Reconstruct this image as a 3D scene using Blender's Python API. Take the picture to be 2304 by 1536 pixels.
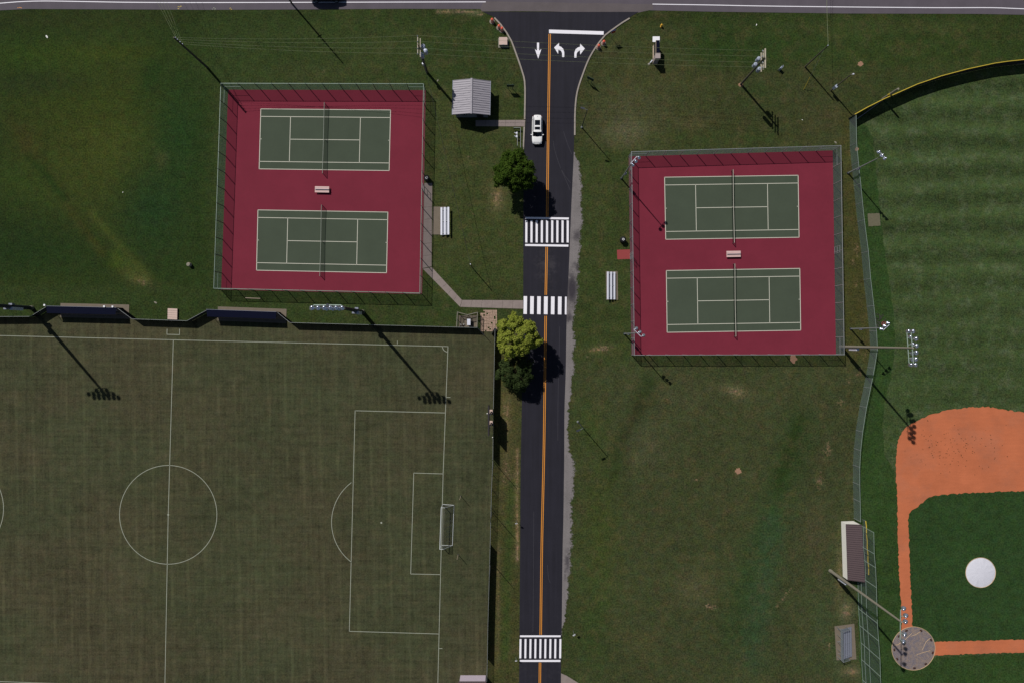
import bpy, math, random
import numpy as np
from mathutils import Vector, Matrix

random.seed(7)
for o in list(bpy.data.objects):
    bpy.data.objects.remove(o, do_unlink=True)
scene = bpy.context.scene
COL = scene.collection

# ------------------------------------------------------------------ camera
H = 123.4            # flying height of the drone, metres
F = 1536.0           # focal length in photo pixels (24 mm on a 36 mm wide sensor)
cam_data = bpy.data.cameras.new('drone_camera')
cam_data.lens = 24.0
cam_data.sensor_width = 36.0
cam_data.sensor_fit = 'HORIZONTAL'
cam_data.clip_start = 0.5
cam_data.clip_end = 6000
cam = bpy.data.objects.new('drone_camera', cam_data)
cam.location = (0, 0, H)
cam.rotation_euler = (0, 0, 0)
COL.objects.link(cam)
scene.camera = cam

# ------------------------------------------------------------------ sky, sun, exposure
SUN_ELEV = math.radians(48.5)
SUN_AZ = math.atan2(-0.65, 0.76)          # from +Y towards +X
world = bpy.data.worlds.new('World')
scene.world = world
world.use_nodes = True
wn = world.node_tree
bg = wn.nodes['Background']
sky = wn.nodes.new('ShaderNodeTexSky')
sky.sky_type = 'NISHITA'
sky.sun_disc = False
sky.sun_elevation = SUN_ELEV
sky.sun_rotation = SUN_AZ
wn.links.new(sky.outputs[0], bg.inputs[0])
bg.inputs[1].default_value = 0.05
sun_data = bpy.data.lights.new('sun', 'SUN')
sun_data.energy = 5.0
sun_data.angle = math.radians(0.53)
sun_data.color = (1.0, 0.96, 0.9)
sun = bpy.data.objects.new('sun', sun_data)
sdir = Vector((math.sin(SUN_AZ) * math.cos(SUN_ELEV), math.cos(SUN_AZ) * math.cos(SUN_ELEV), math.sin(SUN_ELEV)))
sun.rotation_euler = sdir.to_track_quat('Z', 'Y').to_euler()
sun.location = sdir * 200
COL.objects.link(sun)
scene.view_settings.view_transform = 'Standard'
scene.view_settings.look = 'None'
scene.view_settings.exposure = -0.41
scene.view_settings.gamma = 1.0
scene.view_settings.use_curve_mapping = False
scene.render.engine = 'CYCLES'
scene.render.resolution_x = 1024
scene.render.resolution_y = 682
scene.cycles.transparent_max_bounces = 16

# ------------------------------------------------------------------ helpers
CX, CY = 1152.0, 768.0
KB = 1.0             # what a white ground surface reads in this light


def W(px, py, z=0.0):
    """photo pixel seen at height z -> world point"""
    s = (H - z) / F
    return Vector(((px - CX) * s, (CY - py) * s, z))


def lin(c):
    c = c / 255.0
    return c / 12.92 if c <= 0.04045 else ((c + 0.055) / 1.055) ** 2.4


def C(r, g, b):
    """a colour picked from the sunlit photo -> surface albedo"""
    return tuple(min(0.85, lin(v) / KB) for v in (r, g, b))


class MB:
    def __init__(s):
        s.v = []
        s.f = []

    def add(s, vs, fs):
        n = len(s.v)
        s.v += [tuple(v) for v in vs]
        s.f += [tuple(i + n for i in f) for f in fs]
        return s

    def frame(s, M, vs, fs):
        return s.add([M @ Vector(v) for v in vs], fs)

    def box(s, c, size, rz=0.0, M=None):
        x, y, z = size[0] / 2, size[1] / 2, size[2] / 2
        vs = [(-x, -y, -z), (x, -y, -z), (x, y, -z), (-x, y, -z), (-x, -y, z), (x, -y, z), (x, y, z), (-x, y, z)]
        fs = [(0, 3, 2, 1), (4, 5, 6, 7), (0, 1, 5, 4), (1, 2, 6, 5), (2, 3, 7, 6), (3, 0, 4, 7)]
        T = Matrix.Translation(Vector(c)) @ (M if M is not None else Matrix.Rotation(rz, 4, 'Z'))
        return s.frame(T, vs, fs)

    def beam(s, p0, p1, w, h):
        p0, p1 = Vector(p0), Vector(p1)
        d = p1 - p0
        L = d.length
        M = d.to_track_quat('X', 'Z').to_matrix().to_4x4()
        return s.box((p0 + p1) / 2, (L, w, h), M=M)

    def cyl(s, p0, p1, r0, r1=None, n=8, cap=True):
        p0, p1 = Vector(p0), Vector(p1)
        if r1 is None:
            r1 = r0
        q = (p1 - p0).to_track_quat('Z', 'Y')
        vs = []
        for p, r in ((p0, r0), (p1, r1)):
            for k in range(n):
                a = 2 * math.pi * k / n
                vs.append(p + q @ Vector((r * math.cos(a), r * math.sin(a), 0)))
        fs = [(k, (k + 1) % n, n + (k + 1) % n, n + k) for k in range(n)]
        if cap:
            fs += [tuple(range(n - 1, -1, -1)), tuple(range(n, 2 * n))]
        return s.add(vs, fs)

    def tube(s, pts, r, n=6):
        pts = [Vector(p) for p in pts]
        vs = []
        m = len(pts)
        for i, p in enumerate(pts):
            d = (pts[min(i + 1, m - 1)] - pts[max(i - 1, 0)]).normalized()
            up = Vector((0, 0, 1)) if abs(d.z) < 0.95 else Vector((0, 1, 0))
            a = d.cross(up).normalized()
            b = a.cross(d)
            for k in range(n):
                t = 2 * math.pi * k / n
                vs.append(p + (a * math.cos(t) + b * math.sin(t)) * r)
        fs = []
        for i in range(m - 1):
            for k in range(n):
                fs.append((i * n + k, i * n + (k + 1) % n, (i + 1) * n + (k + 1) % n, (i + 1) * n + k))
        fs += [tuple(range(n - 1, -1, -1)), tuple(range((m - 1) * n, m * n))]
        return s.add(vs, fs)

    def lathe(s, prof, c=(0, 0, 0), n=12, M=None):
        """prof: list of (r, z)"""
        vs = []
        for r, z in prof:
            for k in range(n):
                a = 2 * math.pi * k / n
                vs.append((r * math.cos(a), r * math.sin(a), z))
        fs = []
        for i in range(len(prof) - 1):
            for k in range(n):
                fs.append((i * n + k, i * n + (k + 1) % n, (i + 1) * n + (k + 1) % n, (i + 1) * n + k))
        fs += [tuple(range(n - 1, -1, -1)), tuple(range((len(prof) - 1) * n, len(prof) * n))]
        T = Matrix.Translation(Vector(c)) @ (M if M is not None else Matrix())
        return s.frame(T, vs, fs)

    def poly(s, pts):
        pts = [Vector(p) for p in pts]
        area = sum(pts[i].x * pts[(i + 1) % len(pts)].y - pts[(i + 1) % len(pts)].x * pts[i].y for i in range(len(pts)))
        if area < 0:
            pts.reverse()
        return s.add(pts, [tuple(range(len(pts)))])

    def prism(s, pts, z0, z1):
        """pts: xy outline"""
        pts = [(p[0], p[1]) for p in pts]
        n = len(pts)
        area = sum(pts[i][0] * pts[(i + 1) % n][1] - pts[(i + 1) % n][0] * pts[i][1] for i in range(n))
        if area < 0:
            pts.reverse()
        vs = [(x, y, z0) for x, y in pts] + [(x, y, z1) for x, y in pts]
        fs = [tuple(range(n - 1, -1, -1)), tuple(range(n, 2 * n))]
        fs += [(i, (i + 1) % n, n + (i + 1) % n, n + i) for i in range(n)]
        return s.add(vs, fs)

    def strip(s, A, B):
        """faces between two equally long point rows"""
        n = len(A)
        return s.add(list(A) + list(B), [(i, n + i, n + i + 1, i + 1) for i in range(n - 1)])

    def mesh(s, name, mat, smooth=False, origin=(0, 0, 0)):
        me = bpy.data.meshes.new(name)
        ox, oy, oz = origin
        me.from_pydata([(x - ox, y - oy, z - oz) for x, y, z in s.v], [], s.f)
        if mat is not None:
            me.materials.append(mat)
        if smooth:
            me.polygons.foreach_set('use_smooth', [True] * len(me.polygons))
        me.update()
        return me

    def build(s, name, mat, parent=None, smooth=False, kind=None):
        """vertices are in world space; the parent chain's locations are taken off"""
        if parent is None:
            xs = [v[0] for v in s.v]; ys = [v[1] for v in s.v]; zs = [v[2] for v in s.v]
            org = ((min(xs) + max(xs)) / 2, (min(ys) + max(ys)) / 2, min(zs))
        else:
            org = wloc(parent)
        o = bpy.data.objects.new(name, s.mesh(name, mat, smooth, org))
        COL.objects.link(o)
        if parent is None:
            o.location = org
        else:
            o.parent = parent
        if kind:
            o['kind'] = kind
        return o


def wloc(o):
    v = Vector((0, 0, 0))
    while o is not None:
        v += o.location
        o = o.parent
    return v


def tag(o, label, cat, group=None):
    o['label'] = label
    o['category'] = cat
    if group:
        o['group'] = group
    return o


def thing(name, label, cat, loc=(0, 0, 0), group=None, rz=0.0):
    o = bpy.data.objects.new(name, None)
    o.empty_display_size = 0.3
    COL.objects.link(o)
    o.location = loc
    o.rotation_euler = (0, 0, rz)
    return tag(o, label, cat, group)


def place(name, me, parent, loc, rot=(0, 0, 0)):
    """one more object that shares a mesh, as a part of parent; loc is local to it"""
    o = bpy.data.objects.new(name, me)
    COL.objects.link(o)
    o.parent = parent
    o.location = loc
    o.rotation_euler = rot
    return o


def dup(root, loc, rz=0.0, label=None, group=None):
    r = root.copy()
    COL.objects.link(r)
    r.location = loc
    r.rotation_euler = (0, 0, rz)
    if label:
        r['label'] = label
    if group:
        r['group'] = group
    for ch in list(root.children):
        c = ch.copy()
        COL.objects.link(c)
        c.parent = r
        for g in list(ch.children):
            d = g.copy()
            COL.objects.link(d)
            d.parent = c
    return r


def struct(name, mb, mat, label=None):
    o = mb.build(name, mat)
    o['kind'] = 'structure'
    if label:
        o['label'] = label
    return o


def dense(pts, step, jitter=0.0, closed=True, seed=1):
    """subdivide an outline and roughen it"""
    rnd = random.Random(seed)
    out = []
    n = len(pts)
    for i in range(n if closed else n - 1):
        a = Vector(pts[i]).to_2d(); b = Vector(pts[(i + 1) % n]).to_2d()
        k = max(1, int((b - a).length / step))
        nrm = Vector((-(b - a).y, (b - a).x))
        if nrm.length > 0:
            nrm.normalize()
        for j in range(k):
            p = a.lerp(b, j / k) + nrm * rnd.uniform(-jitter, jitter)
            out.append((p.x, p.y))
    if not closed:
        out.append(tuple(Vector(pts[-1]).to_2d()))
    return out


def smooth_line(pts, step=1.0):
    """Catmull-Rom through 2D/3D points"""
    P = [Vector(p) for p in pts]
    P = [P[0] * 2 - P[1]] + P + [P[-1] * 2 - P[-2]]
    out = []
    for i in range(1, len(P) - 2):
        k = max(1, int((P[i + 1] - P[i]).length / step))
        for j in range(k):
            t = j / k
            a, b, c, d = P[i - 1], P[i], P[i + 1], P[i + 2]
            out.append(0.5 * ((2 * b) + (c - a) * t + (2 * a - 5 * b + 4 * c - d) * t * t + (-a + 3 * b - 3 * c + d) * t ** 3))
    out.append(P[-2])
    return out


def ribbon(line, w, z):
    """flat stripe along a polyline of xy points"""
    L, R = [], []
    line = [Vector((p[0], p[1])) for p in line]
    for i, p in enumerate(line):
        d = (line[min(i + 1, len(line) - 1)] - line[max(i - 1, 0)]).normalized()
        n = Vector((-d.y, d.x)) * (w / 2)
        L.append((p.x + n.x, p.y + n.y, z)); R.append((p.x - n.x, p.y - n.y, z))
    return MB().strip(L, R)


# ------------------------------------------------------------------ materials
class NT:
    """small node-tree writer"""
    def __init__(s, name):
        s.m = bpy.data.materials.new(name)
        s.m.use_nodes = True
        s.t = s.m.node_tree
        s.b = s.t.nodes['Principled BSDF']
        s.out = s.t.nodes['Material Output']

    def n(s, typ, **kw):
        nd = s.t.nodes.new(typ)
        for k, v in kw.items():
            setattr(nd, k, v)
        return nd

    def l(s, a, b):
        s.t.links.new(a, b)

    def val(s, sock, v):
        if hasattr(v, 'links'):
            s.l(v, sock)
        else:
            sock.default_value = v

    def math(s, op, a, b=0.0, c=None, clamp=False):
        nd = s.n('ShaderNodeMath', operation=op, use_clamp=clamp)
        s.val(nd.inputs[0], a); s.val(nd.inputs[1], b)
        if c is not None:
            s.val(nd.inputs[2], c)
        return nd.outputs[0]

    def mix(s, f, a, b, blend='MIX'):
        nd = s.n('ShaderNodeMix', data_type='RGBA', blend_type=blend)
        s.val(nd.inputs[0], f)
        s.val(nd.inputs[6], a if hasattr(a, 'links') else (*a, 1))
        s.val(nd.inputs[7], b if hasattr(b, 'links') else (*b, 1))
        return nd.outputs[2]

    def scale(s, col, f):
        nd = s.n('ShaderNodeVectorMath', operation='SCALE')
        s.val(nd.inputs[0], col if hasattr(col, 'links') else tuple(col))
        s.val(nd.inputs[3], f)
        return nd.outputs[0]

    def pos(s, sc=(1, 1, 1), rz=0.0, obj=False):
        src = s.n('ShaderNodeTexCoord').outputs['Object'] if obj else s.n('ShaderNodeNewGeometry').outputs['Position']
        if sc == (1, 1, 1) and rz == 0:
            return src
        mp = s.n('ShaderNodeMapping')
        mp.inputs['Scale'].default_value = sc
        mp.inputs['Rotation'].default_value = (0, 0, rz)
        s.l(src, mp.inputs[0])
        return mp.outputs[0]

    def noise(s, scale, detail=4.0, rough=0.55, vec=None, dist=0.0):
        nd = s.n('ShaderNodeTexNoise')
        nd.inputs['Scale'].default_value = scale
        nd.inputs['Detail'].default_value = detail
        nd.inputs['Roughness'].default_value = rough
        nd.inputs['Distortion'].default_value = dist
        s.l(vec if vec is not None else s.pos(), nd.inputs['Vector'])
        return nd.outputs[0]

    def ramp(s, v, lo, hi):
        nd = s.n('ShaderNodeMapRange', interpolation_type='SMOOTHSTEP')
        s.val(nd.inputs[0], v)
        nd.inputs[1].default_value = lo
        nd.inputs[2].default_value = hi
        return nd.outputs[0]

    def attr(s, name):
        return s.n('ShaderNodeAttribute', attribute_name=name)

    def bump(s, h, strength, dist):
        nd = s.n('ShaderNodeBump')
        nd.inputs['Strength'].default_value = strength
        nd.inputs['Distance'].default_value = dist
        s.l(h, nd.inputs['Height'])
        s.l(nd.outputs[0], s.b.inputs['Normal'])

    def base(s, col):
        s.val(s.b.inputs['Base Color'], col if hasattr(col, 'links') else (*col, 1))

    def rough(s, r, spec=0.3, metal=0.0):
        s.val(s.b.inputs['Roughness'], r)
        s.b.inputs['Specular IOR Level'].default_value = spec
        s.b.inputs['Metallic'].default_value = metal


def pm(name, rgb, rough=0.75, metal=0.0, var=0.18, scale=2.0, bump=0.0, spec=0.3, coat=0.0, obj=False):
    """plain painted / metal / stone surface with some unevenness"""
    t = NT(name)
    n = t.noise(scale, 5, 0.6, t.pos(obj=obj) if obj else None)
    n2 = t.noise(scale * 7, 3, 0.6, t.pos(obj=obj) if obj else None)
    f = t.math('MULTIPLY_ADD', n, 2 * var, 1 - var)
    f2 = t.math('MULTIPLY_ADD', n2, var, 1 - var / 2)
    t.base(t.scale(rgb, t.math('MULTIPLY', f, f2)))
    t.rough(t.math('MULTIPLY_ADD', n2, 0.15, max(0.05, rough - 0.07)), spec, metal)
    if coat:
        t.b.inputs['Coat Weight'].default_value = coat
        t.b.inputs['Coat Roughness'].default_value = 0.05
    if bump:
        t.bump(n2, 0.5, bump)
    return t.m


def mesh_cloth(name, rgb, cover, rough=0.8):
    """woven wire or net: part of the light passes straight through"""
    t = NT(name)
    d = t.n('ShaderNodeBsdfDiffuse'); tr = t.n('ShaderNodeBsdfTranslucent'); tp = t.n('ShaderNodeBsdfTransparent')
    n = t.noise(1.3, 3)
    col = t.scale(rgb, t.math('MULTIPLY_ADD', n, 0.4, 0.8))
    t.l(col, d.inputs[0]); t.l(col, tr.inputs[0])
    m1 = t.n('ShaderNodeMixShader'); m1.inputs[0].default_value = 0.4
    t.l(d.outputs[0], m1.inputs[1]); t.l(tr.outputs[0], m1.inputs[2])
    m2 = t.n('ShaderNodeMixShader'); m2.inputs[0].default_value = cover
    t.l(tp.outputs[0], m2.inputs[1]); t.l(m1.outputs[0], m2.inputs[2])
    t.l(m2.outputs[0], t.out.inputs[0])
    return t.m


def grass_mat(name, tint=None, stripes=None, bare_rgb=C(128, 104, 82), grain=0.85, patch=0.55, dry=0.28, dry_rgb=C(84, 72, 48)):
    t = NT(name)
    if tint is None:
        col = t.attr('tint').outputs['Color']
    else:
        col = t.n('ShaderNodeRGB'); col.outputs[0].default_value = (*tint, 1); col = col.outputs[0]
    n1 = t.noise(0.06, 5, 0.6)
    n2 = t.noise(0.55, 6, 0.65)
    n3 = t.noise(3.6, 3, 0.75)
    n4 = t.noise(1.7, 5, 0.65, dist=0.6)
    f = t.math('MULTIPLY_ADD', t.math('SUBTRACT', n1, 0.5), patch, 1.0)
    f = t.math('ADD', f, t.math('MULTIPLY', t.math('SUBTRACT', n2, 0.5), 1.0))
    f = t.math('ADD', f, t.math('MULTIPLY', t.math('SUBTRACT', t.ramp(n3, 0.32, 0.68), 0.5), grain))
    f = t.math('ADD', f, t.math('MULTIPLY', t.math('SUBTRACT', n4, 0.5), 0.7))
    if stripes == 'soccer':
        rz = math.radians(-1.4)
        p = t.pos((1, 1, 1), rz)
        sep = t.n('ShaderNodeSeparateXYZ'); t.l(p, sep.inputs[0])
        wob = t.math('MULTIPLY', t.math('SUBTRACT', t.noise(0.2, 2), 0.5), 0.5)
        u = t.math('FRACT', t.math('DIVIDE', t.math('ADD', sep.outputs[0], wob), 3.05))
        tri = t.math('ABSOLUTE', t.math('SUBTRACT', u, 0.5))
        line = t.ramp(tri, 0.14, 0.02)
        line = t.math('MULTIPLY', line, t.ramp(t.noise(0.11, 3), 0.35, 0.65))
        f = t.math('ADD', f, t.math('MULTIPLY', line, 0.26))
        pl1 = t.noise(1.0, 3, 0.7, t.pos((2.4, 0.07, 1), rz))
        pl2 = t.noise(1.0, 3, 0.7, t.pos((0.07, 1.6, 1), rz))
        f = t.math('ADD', f, t.math('MULTIPLY', t.math('SUBTRACT', pl1, 0.5), 0.85))
        f = t.math('ADD', f, t.math('MULTIPLY', t.math('SUBTRACT', pl2, 0.5), 0.75))
    if stripes == 'outfield':
        sep = t.n('ShaderNodeSeparateXYZ'); t.l(t.pos((1, 1, 1), math.radians(-1)), sep.inputs[0])
        wob = t.math('MULTIPLY', t.math('SUBTRACT', t.noise(0.09, 3), 0.5), 1.6)
        s_ = t.math('SINE', t.math('MULTIPLY', t.math('ADD', sep.outputs[1], wob), 2 * math.pi / 5.1))
        f = t.math('ADD', f, t.math('MULTIPLY', s_, t.math('MULTIPLY_ADD', t.ramp(sep.outputs[1], -8, 22), 0.15, 0.06)))
        pl2 = t.noise(1.0, 3, 0.7, t.pos((0.12, 1.3, 1), 0))
        f = t.math('ADD', f, t.math('MULTIPLY', t.math('SUBTRACT', pl2, 0.5), 0.5))
    f = t.math('MAXIMUM', f, 0.25)
    c = t.scale(col, f)
    dfac = t.math('MULTIPLY', t.ramp(t.noise(0.35, 6, 0.72), 0.47, 0.66), dry)
    if stripes == 'soccer':
        big = t.ramp(t.noise(0.035, 4, 0.6, t.pos((1, 1.6, 1))), 0.4, 0.62)
        c = t.mix(t.math('MULTIPLY', big, 0.45), c, t.scale(C(73, 65, 49), f))
    if tint is None:
        dfac = t.math('MULTIPLY', dfac, t.attr('dryness').outputs['Fac'])
    c = t.mix(dfac, c, t.scale(dry_rgb, f))
    if tint is None:
        b = t.attr('bare').outputs['Fac']
        rag = t.math('MULTIPLY_ADD', t.math('SUBTRACT', t.noise(1.6, 6, 0.8), 0.5), 2.6, t.math('MULTIPLY', b, 1.35))
        bf = t.math('MULTIPLY', t.ramp(rag, 0.45, 1.0), t.ramp(b, 0.02, 0.3))
        c = t.mix(t.math('MULTIPLY', bf, 0.85), c, t.scale(bare_rgb, f))
    hue = t.n('ShaderNodeTexNoise'); hue.inputs['Scale'].default_value = 0.9; hue.inputs['Detail'].default_value = 7; hue.inputs['Roughness'].default_value = 0.75
    t.l(t.pos(), hue.inputs['Vector'])
    hv = t.n('ShaderNodeVectorMath', operation='MULTIPLY_ADD'); t.l(hue.outputs['Color'], hv.inputs[0])
    _h = 0.4 if stripes == 'soccer' else 1.0
    hv.inputs[1].default_value = (1.0 * _h, 0.7 * _h, 1.3 * _h); hv.inputs[2].default_value = (1.04 - 0.5 * _h, 1.05 - 0.35 * _h, 1.05 - 0.65 * _h)
    mv = t.n('ShaderNodeVectorMath', operation='MULTIPLY'); t.l(c, mv.inputs[0]); t.l(hv.outputs[0], mv.inputs[1])
    c = mv.outputs[0]
    t.base(c)
    t.rough(0.95, 0.1)
    t.bump(t.math('ADD', n3, t.math('MULTIPLY', n4, 1.5)), 0.7, 0.05)
    return t.m


def asphalt_mat(name, rgb, grain=0.5, streak=0.3, worn_rgb=None, scratch=0.0, rough=0.85):
    t = NT(name)
    f = t.math('MULTIPLY_ADD', t.math('SUBTRACT', t.noise(6, 4, 0.8), 0.5), grain, 1.0)
    f = t.math('ADD', f, t.math('MULTIPLY', t.math('SUBTRACT', t.noise(0.35, 5, 0.6), 0.5), 0.45))
    f = t.math('ADD', f, t.math('MULTIPLY', t.math('SUBTRACT', t.noise(1.0, 4, 0.6, t.pos((1.6, 0.06, 1))), 0.5), streak))
    c = t.scale(rgb, f)
    if worn_rgb:
        w = t.attr('worn').outputs['Fac']
        wn_ = t.math('MULTIPLY', w, t.ramp(t.math('ADD', t.noise(0.9, 6, 0.75), t.math('MULTIPLY', w, 0.3)), 0.5, 0.75))
        c = t.mix(wn_, c, t.scale(worn_rgb, f))
    t.base(c)
    t.rough(rough, 0.25)
    t.bump(t.noise(30, 3), 0.3, 0.01)
    return t.m


def fringe(m):
    """let a surface break up where its 'fringe' attribute rises to 1: grass grows through it"""
    t = NT.__new__(NT)
    t.m = m; t.t = m.node_tree; t.b = t.t.nodes['Principled BSDF']; t.out = t.t.nodes['Material Output']
    tp = t.n('ShaderNodeBsdfTransparent'); mx = t.n('ShaderNodeMixShader')
    g = t.math('MULTIPLY_ADD', t.math('SUBTRACT', t.noise(2.6, 6, 0.75), 0.5), 2.4, t.attr('fringe').outputs['Fac'])
    t.l(t.math('MULTIPLY', t.ramp(g, 0.45, 0.75), t.ramp(t.attr('fringe').outputs['Fac'], 0.0, 0.25)), mx.inputs[0])
    t.l(t.b.outputs[0], mx.inputs[1]); t.l(tp.outputs[0], mx.inputs[2]); t.l(mx.outputs[0], t.out.inputs[0])


M = {}
M['grass'] = grass_mat('lawn_grass')
M['soccer'] = grass_mat('soccer_turf', C(61, 64, 44), 'soccer', grain=0.4, patch=0.5, dry=0.3, dry_rgb=C(76, 68, 50))
M['outfield'] = grass_mat('outfield_turf', C(56, 70, 39), 'outfield', grain=0.8, patch=0.4, dry=0.42, dry_rgb=C(84, 92, 68))
M['foul'] = grass_mat('foul_turf', C(43, 63, 29), None, grain=0.8, patch=0.5, dry=0.25, dry_rgb=C(60, 74, 46))
M['infield'] = grass_mat('infield_turf', C(41, 62, 31), None, grain=0.7, patch=0.4, dry=0.12, dry_rgb=C(48, 66, 36))
M['new_asphalt'] = asphalt_mat('fresh_asphalt', C(34, 33, 42), streak=0.75, worn_rgb=C(70, 66, 70))
M['old_asphalt'] = asphalt_mat('old_asphalt', C(86, 80, 88), 0.3, 0.1)
M['scuff'] = pm('tyre_scuff', C(58, 57, 64), 0.85, var=0.4, scale=2)
M['patch_asphalt'] = asphalt_mat('junction_asphalt', C(92, 85, 87), 0.35, 0.1)
M['shoulder'] = asphalt_mat('shoulder_stone', C(118, 113, 113), 1.2, 0.35, worn_rgb=C(54, 50, 56))
fringe(M['shoulder'])
M['apron'] = asphalt_mat('apron_asphalt', C(58, 54, 60), 0.6, 0.25)
M['paint'] = pm('white_road_paint', C(232, 230, 238), 0.6, var=0.14, scale=5)
M['yellow'] = pm('yellow_road_paint', C(214, 140, 48), 0.6, var=0.1, scale=3)
M['faded_paint'] = pm('faded_field_paint', C(150, 154, 140), 0.9, var=0.3, scale=1.5)
M['court_red'] = pm('court_red_coating', C(113, 40, 55), 0.9, var=0.16, scale=0.22, spec=0.15)
M['court_green'] = pm('court_green_coating', C(68, 77, 64), 0.9, var=0.14, scale=0.3, spec=0.15)
M['court_line'] = pm('court_line_paint', C(196, 194, 180), 0.8, var=0.08)
M['concrete'] = pm('concrete', C(134, 122, 118), 0.9, var=0.25, scale=1.2, bump=0.01)
M['pad'] = pm('pad_concrete', C(112, 102, 90), 0.9, var=0.2, scale=1.2, bump=0.01)
M['kerb'] = pm('kerb_concrete', C(150, 142, 134), 0.9, var=0.2, scale=1.0)
t = NT('infield_clay')
_f = t.math('MULTIPLY_ADD', t.math('SUBTRACT', t.noise(0.25, 5, 0.65), 0.5), 0.5, 1.0)
_f = t.math('ADD', _f, t.math('MULTIPLY', t.math('SUBTRACT', t.noise(1.0, 4, 0.7, t.pos((0.25, 2.2, 1), 0.25)), 0.5), 0.22))
_f = t.math('ADD', _f, t.math('MULTIPLY', t.math('SUBTRACT', t.noise(4.5, 4, 0.8), 0.5), 0.3))
_c = t.mix(t.ramp(t.noise(0.13, 5, 0.7), 0.45, 0.7), C(182, 105, 72), C(172, 104, 76))
t.base(t.scale(_c, _f)); t.rough(0.95, 0.1); t.bump(t.noise(6, 4), 0.5, 0.03)
M['dirt'] = t.m
M['bare'] = pm('bare_clay', C(150, 116, 95), 0.95, var=0.2, scale=3, bump=0.02, spec=0.1)
M['galv'] = pm('galvanised_steel', C(150, 154, 156), 0.5, metal=0.35, var=0.1, spec=0.5)
M['dark_steel'] = pm('dark_weathered_steel', C(62, 66, 74), 0.5, metal=0.4, var=0.15)
M['post_green'] = pm('green_vinyl_post', C(70, 88, 84), 0.6, var=0.1)
M['rail_green'] = pm('pale_green_rail', C(140, 156, 146), 0.5, metal=0.2, var=0.1)
M['alu'] = pm('bright_aluminium', C(214, 216, 228), 0.45, metal=0.25, var=0.06)
M['alu_dull'] = pm('dull_aluminium', C(128, 132, 146), 0.5, metal=0.3, var=0.12)
M['lamp'] = pm('spun_aluminium_reflector', C(205, 210, 225), 0.22, metal=0.85, var=0.05)
M['pole_concrete'] = pm('spun_concrete_pole', C(130, 125, 112), 0.8, var=0.12)
M['wood_pole'] = pm('weathered_wood_pole', C(84, 80, 68), 0.9, var=0.25, scale=4)
M['wood_arm'] = pm('pale_wood_arm', C(176, 166, 150), 0.85, var=0.15, scale=4)
M['wire'] = pm('bare_wire', C(116, 124, 92), 0.6, var=0.05)
M['black_wire'] = pm('black_cable', C(40, 42, 40), 0.7, var=0.05)
M['navy'] = pm('navy_vinyl', C(9, 13, 32), 0.9, var=0.15, spec=0.08)
M['black'] = pm('black_vinyl', C(18, 19, 22), 0.7, var=0.15)
M['rubber'] = pm('black_rubber', C(22, 22, 24), 0.85, var=0.1)
M['white'] = pm('white_gloss_paint', C(232, 232, 236), 0.4, var=0.04)
M['cream'] = pm('cream_block_wall', C(244, 234, 226), 0.8, var=0.08, scale=3)
M['roof_silver'] = pm('silver_metal_roof', C(156, 152, 160), 0.55, metal=0.0, var=0.1, scale=1.5)
M['roof_seam'] = pm('roof_seam_metal', C(128, 124, 134), 0.5, metal=0.0, var=0.1)
M['rib_brown'] = pm('brown_roof_rib', C(58, 48, 52), 0.5, var=0.1)
M['roof_brown'] = pm('brown_metal_roof', C(92, 78, 80), 0.5, metal=0.2, var=0.08)
M['wall_grey'] = pm('grey_block_wall', C(120, 122, 130), 0.85, var=0.12, scale=3)
M['door_dark'] = pm('dark_door_paint', C(40, 42, 48), 0.6, var=0.1)
M['car_white'] = pm('white_car_paint', C(240, 240, 246), 0.3, var=0.02, coat=0.8)
M['car_dark'] = pm('dark_car_paint', C(26, 28, 34), 0.3, var=0.02, coat=0.8)
M['glass'] = pm('tinted_glass', C(14, 16, 22), 0.08, var=0.05, spec=0.6)
M['lens'] = pm('clear_lens', C(170, 176, 186), 0.15, var=0.05, spec=0.6)
M['red_lens'] = pm('red_lens', C(150, 20, 22), 0.2, var=0.05, spec=0.6)
M['orange'] = pm('orange_drum_plastic', C(212, 88, 66), 0.5, var=0.12)
M['drum_white'] = pm('white_reflective_band', C(224, 214, 208), 0.5, var=0.08)
M['hydrant'] = pm('yellow_hydrant_paint', C(220, 170, 60), 0.5, var=0.1)
M['yellow_cap'] = pm('yellow_fence_cap', C(196, 172, 62), 0.6, var=0.12)
M['tarp_white'] = pm('white_mound_tarp', C(206, 206, 216), 0.6, var=0.1, scale=1.6, bump=0.06)
t = NT('grey_plate_tarp')
_n = t.noise(0.9, 6, 0.7, dist=1.2); _n2 = t.noise(5, 4, 0.7, dist=1.5)
_c = t.mix(t.ramp(_n, 0.35, 0.65), C(112, 106, 114), C(138, 122, 112))
t.base(t.scale(_c, t.math('MULTIPLY_ADD', _n2, 0.7, 0.65))); t.rough(0.65, 0.3); t.bump(_n2, 0.9, 0.12)
M['tarp_grey'] = t.m
M['tarp_rim'] = pm('tan_tarp_hem', C(190, 164, 128), 0.8, var=0.15)
M['sandbag'] = pm('dark_sandbag', C(64, 44, 38), 0.9, var=0.2)
M['red_pad'] = pm('red_painted_pad', C(140, 62, 62), 0.9, var=0.12, scale=2)
M['bench'] = pm('pale_pink_bench_board', C(206, 176, 172), 0.7, var=0.1)
M['sign_green'] = pm('green_sign_back', C(48, 66, 54), 0.7, var=0.1)
M['sign_blue'] = pm('blue_sign_face', C(56, 62, 130), 0.6, var=0.1)
M['sign_red'] = pm('red_sign_face', C(170, 40, 40), 0.6, var=0.1)
M['brick_col'] = pm('pale_stone_column', C(160, 148, 146), 0.9, var=0.2, scale=6)
M['tan'] = pm('tan_sign_frame', C(176, 160, 140), 0.8, var=0.1)
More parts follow.
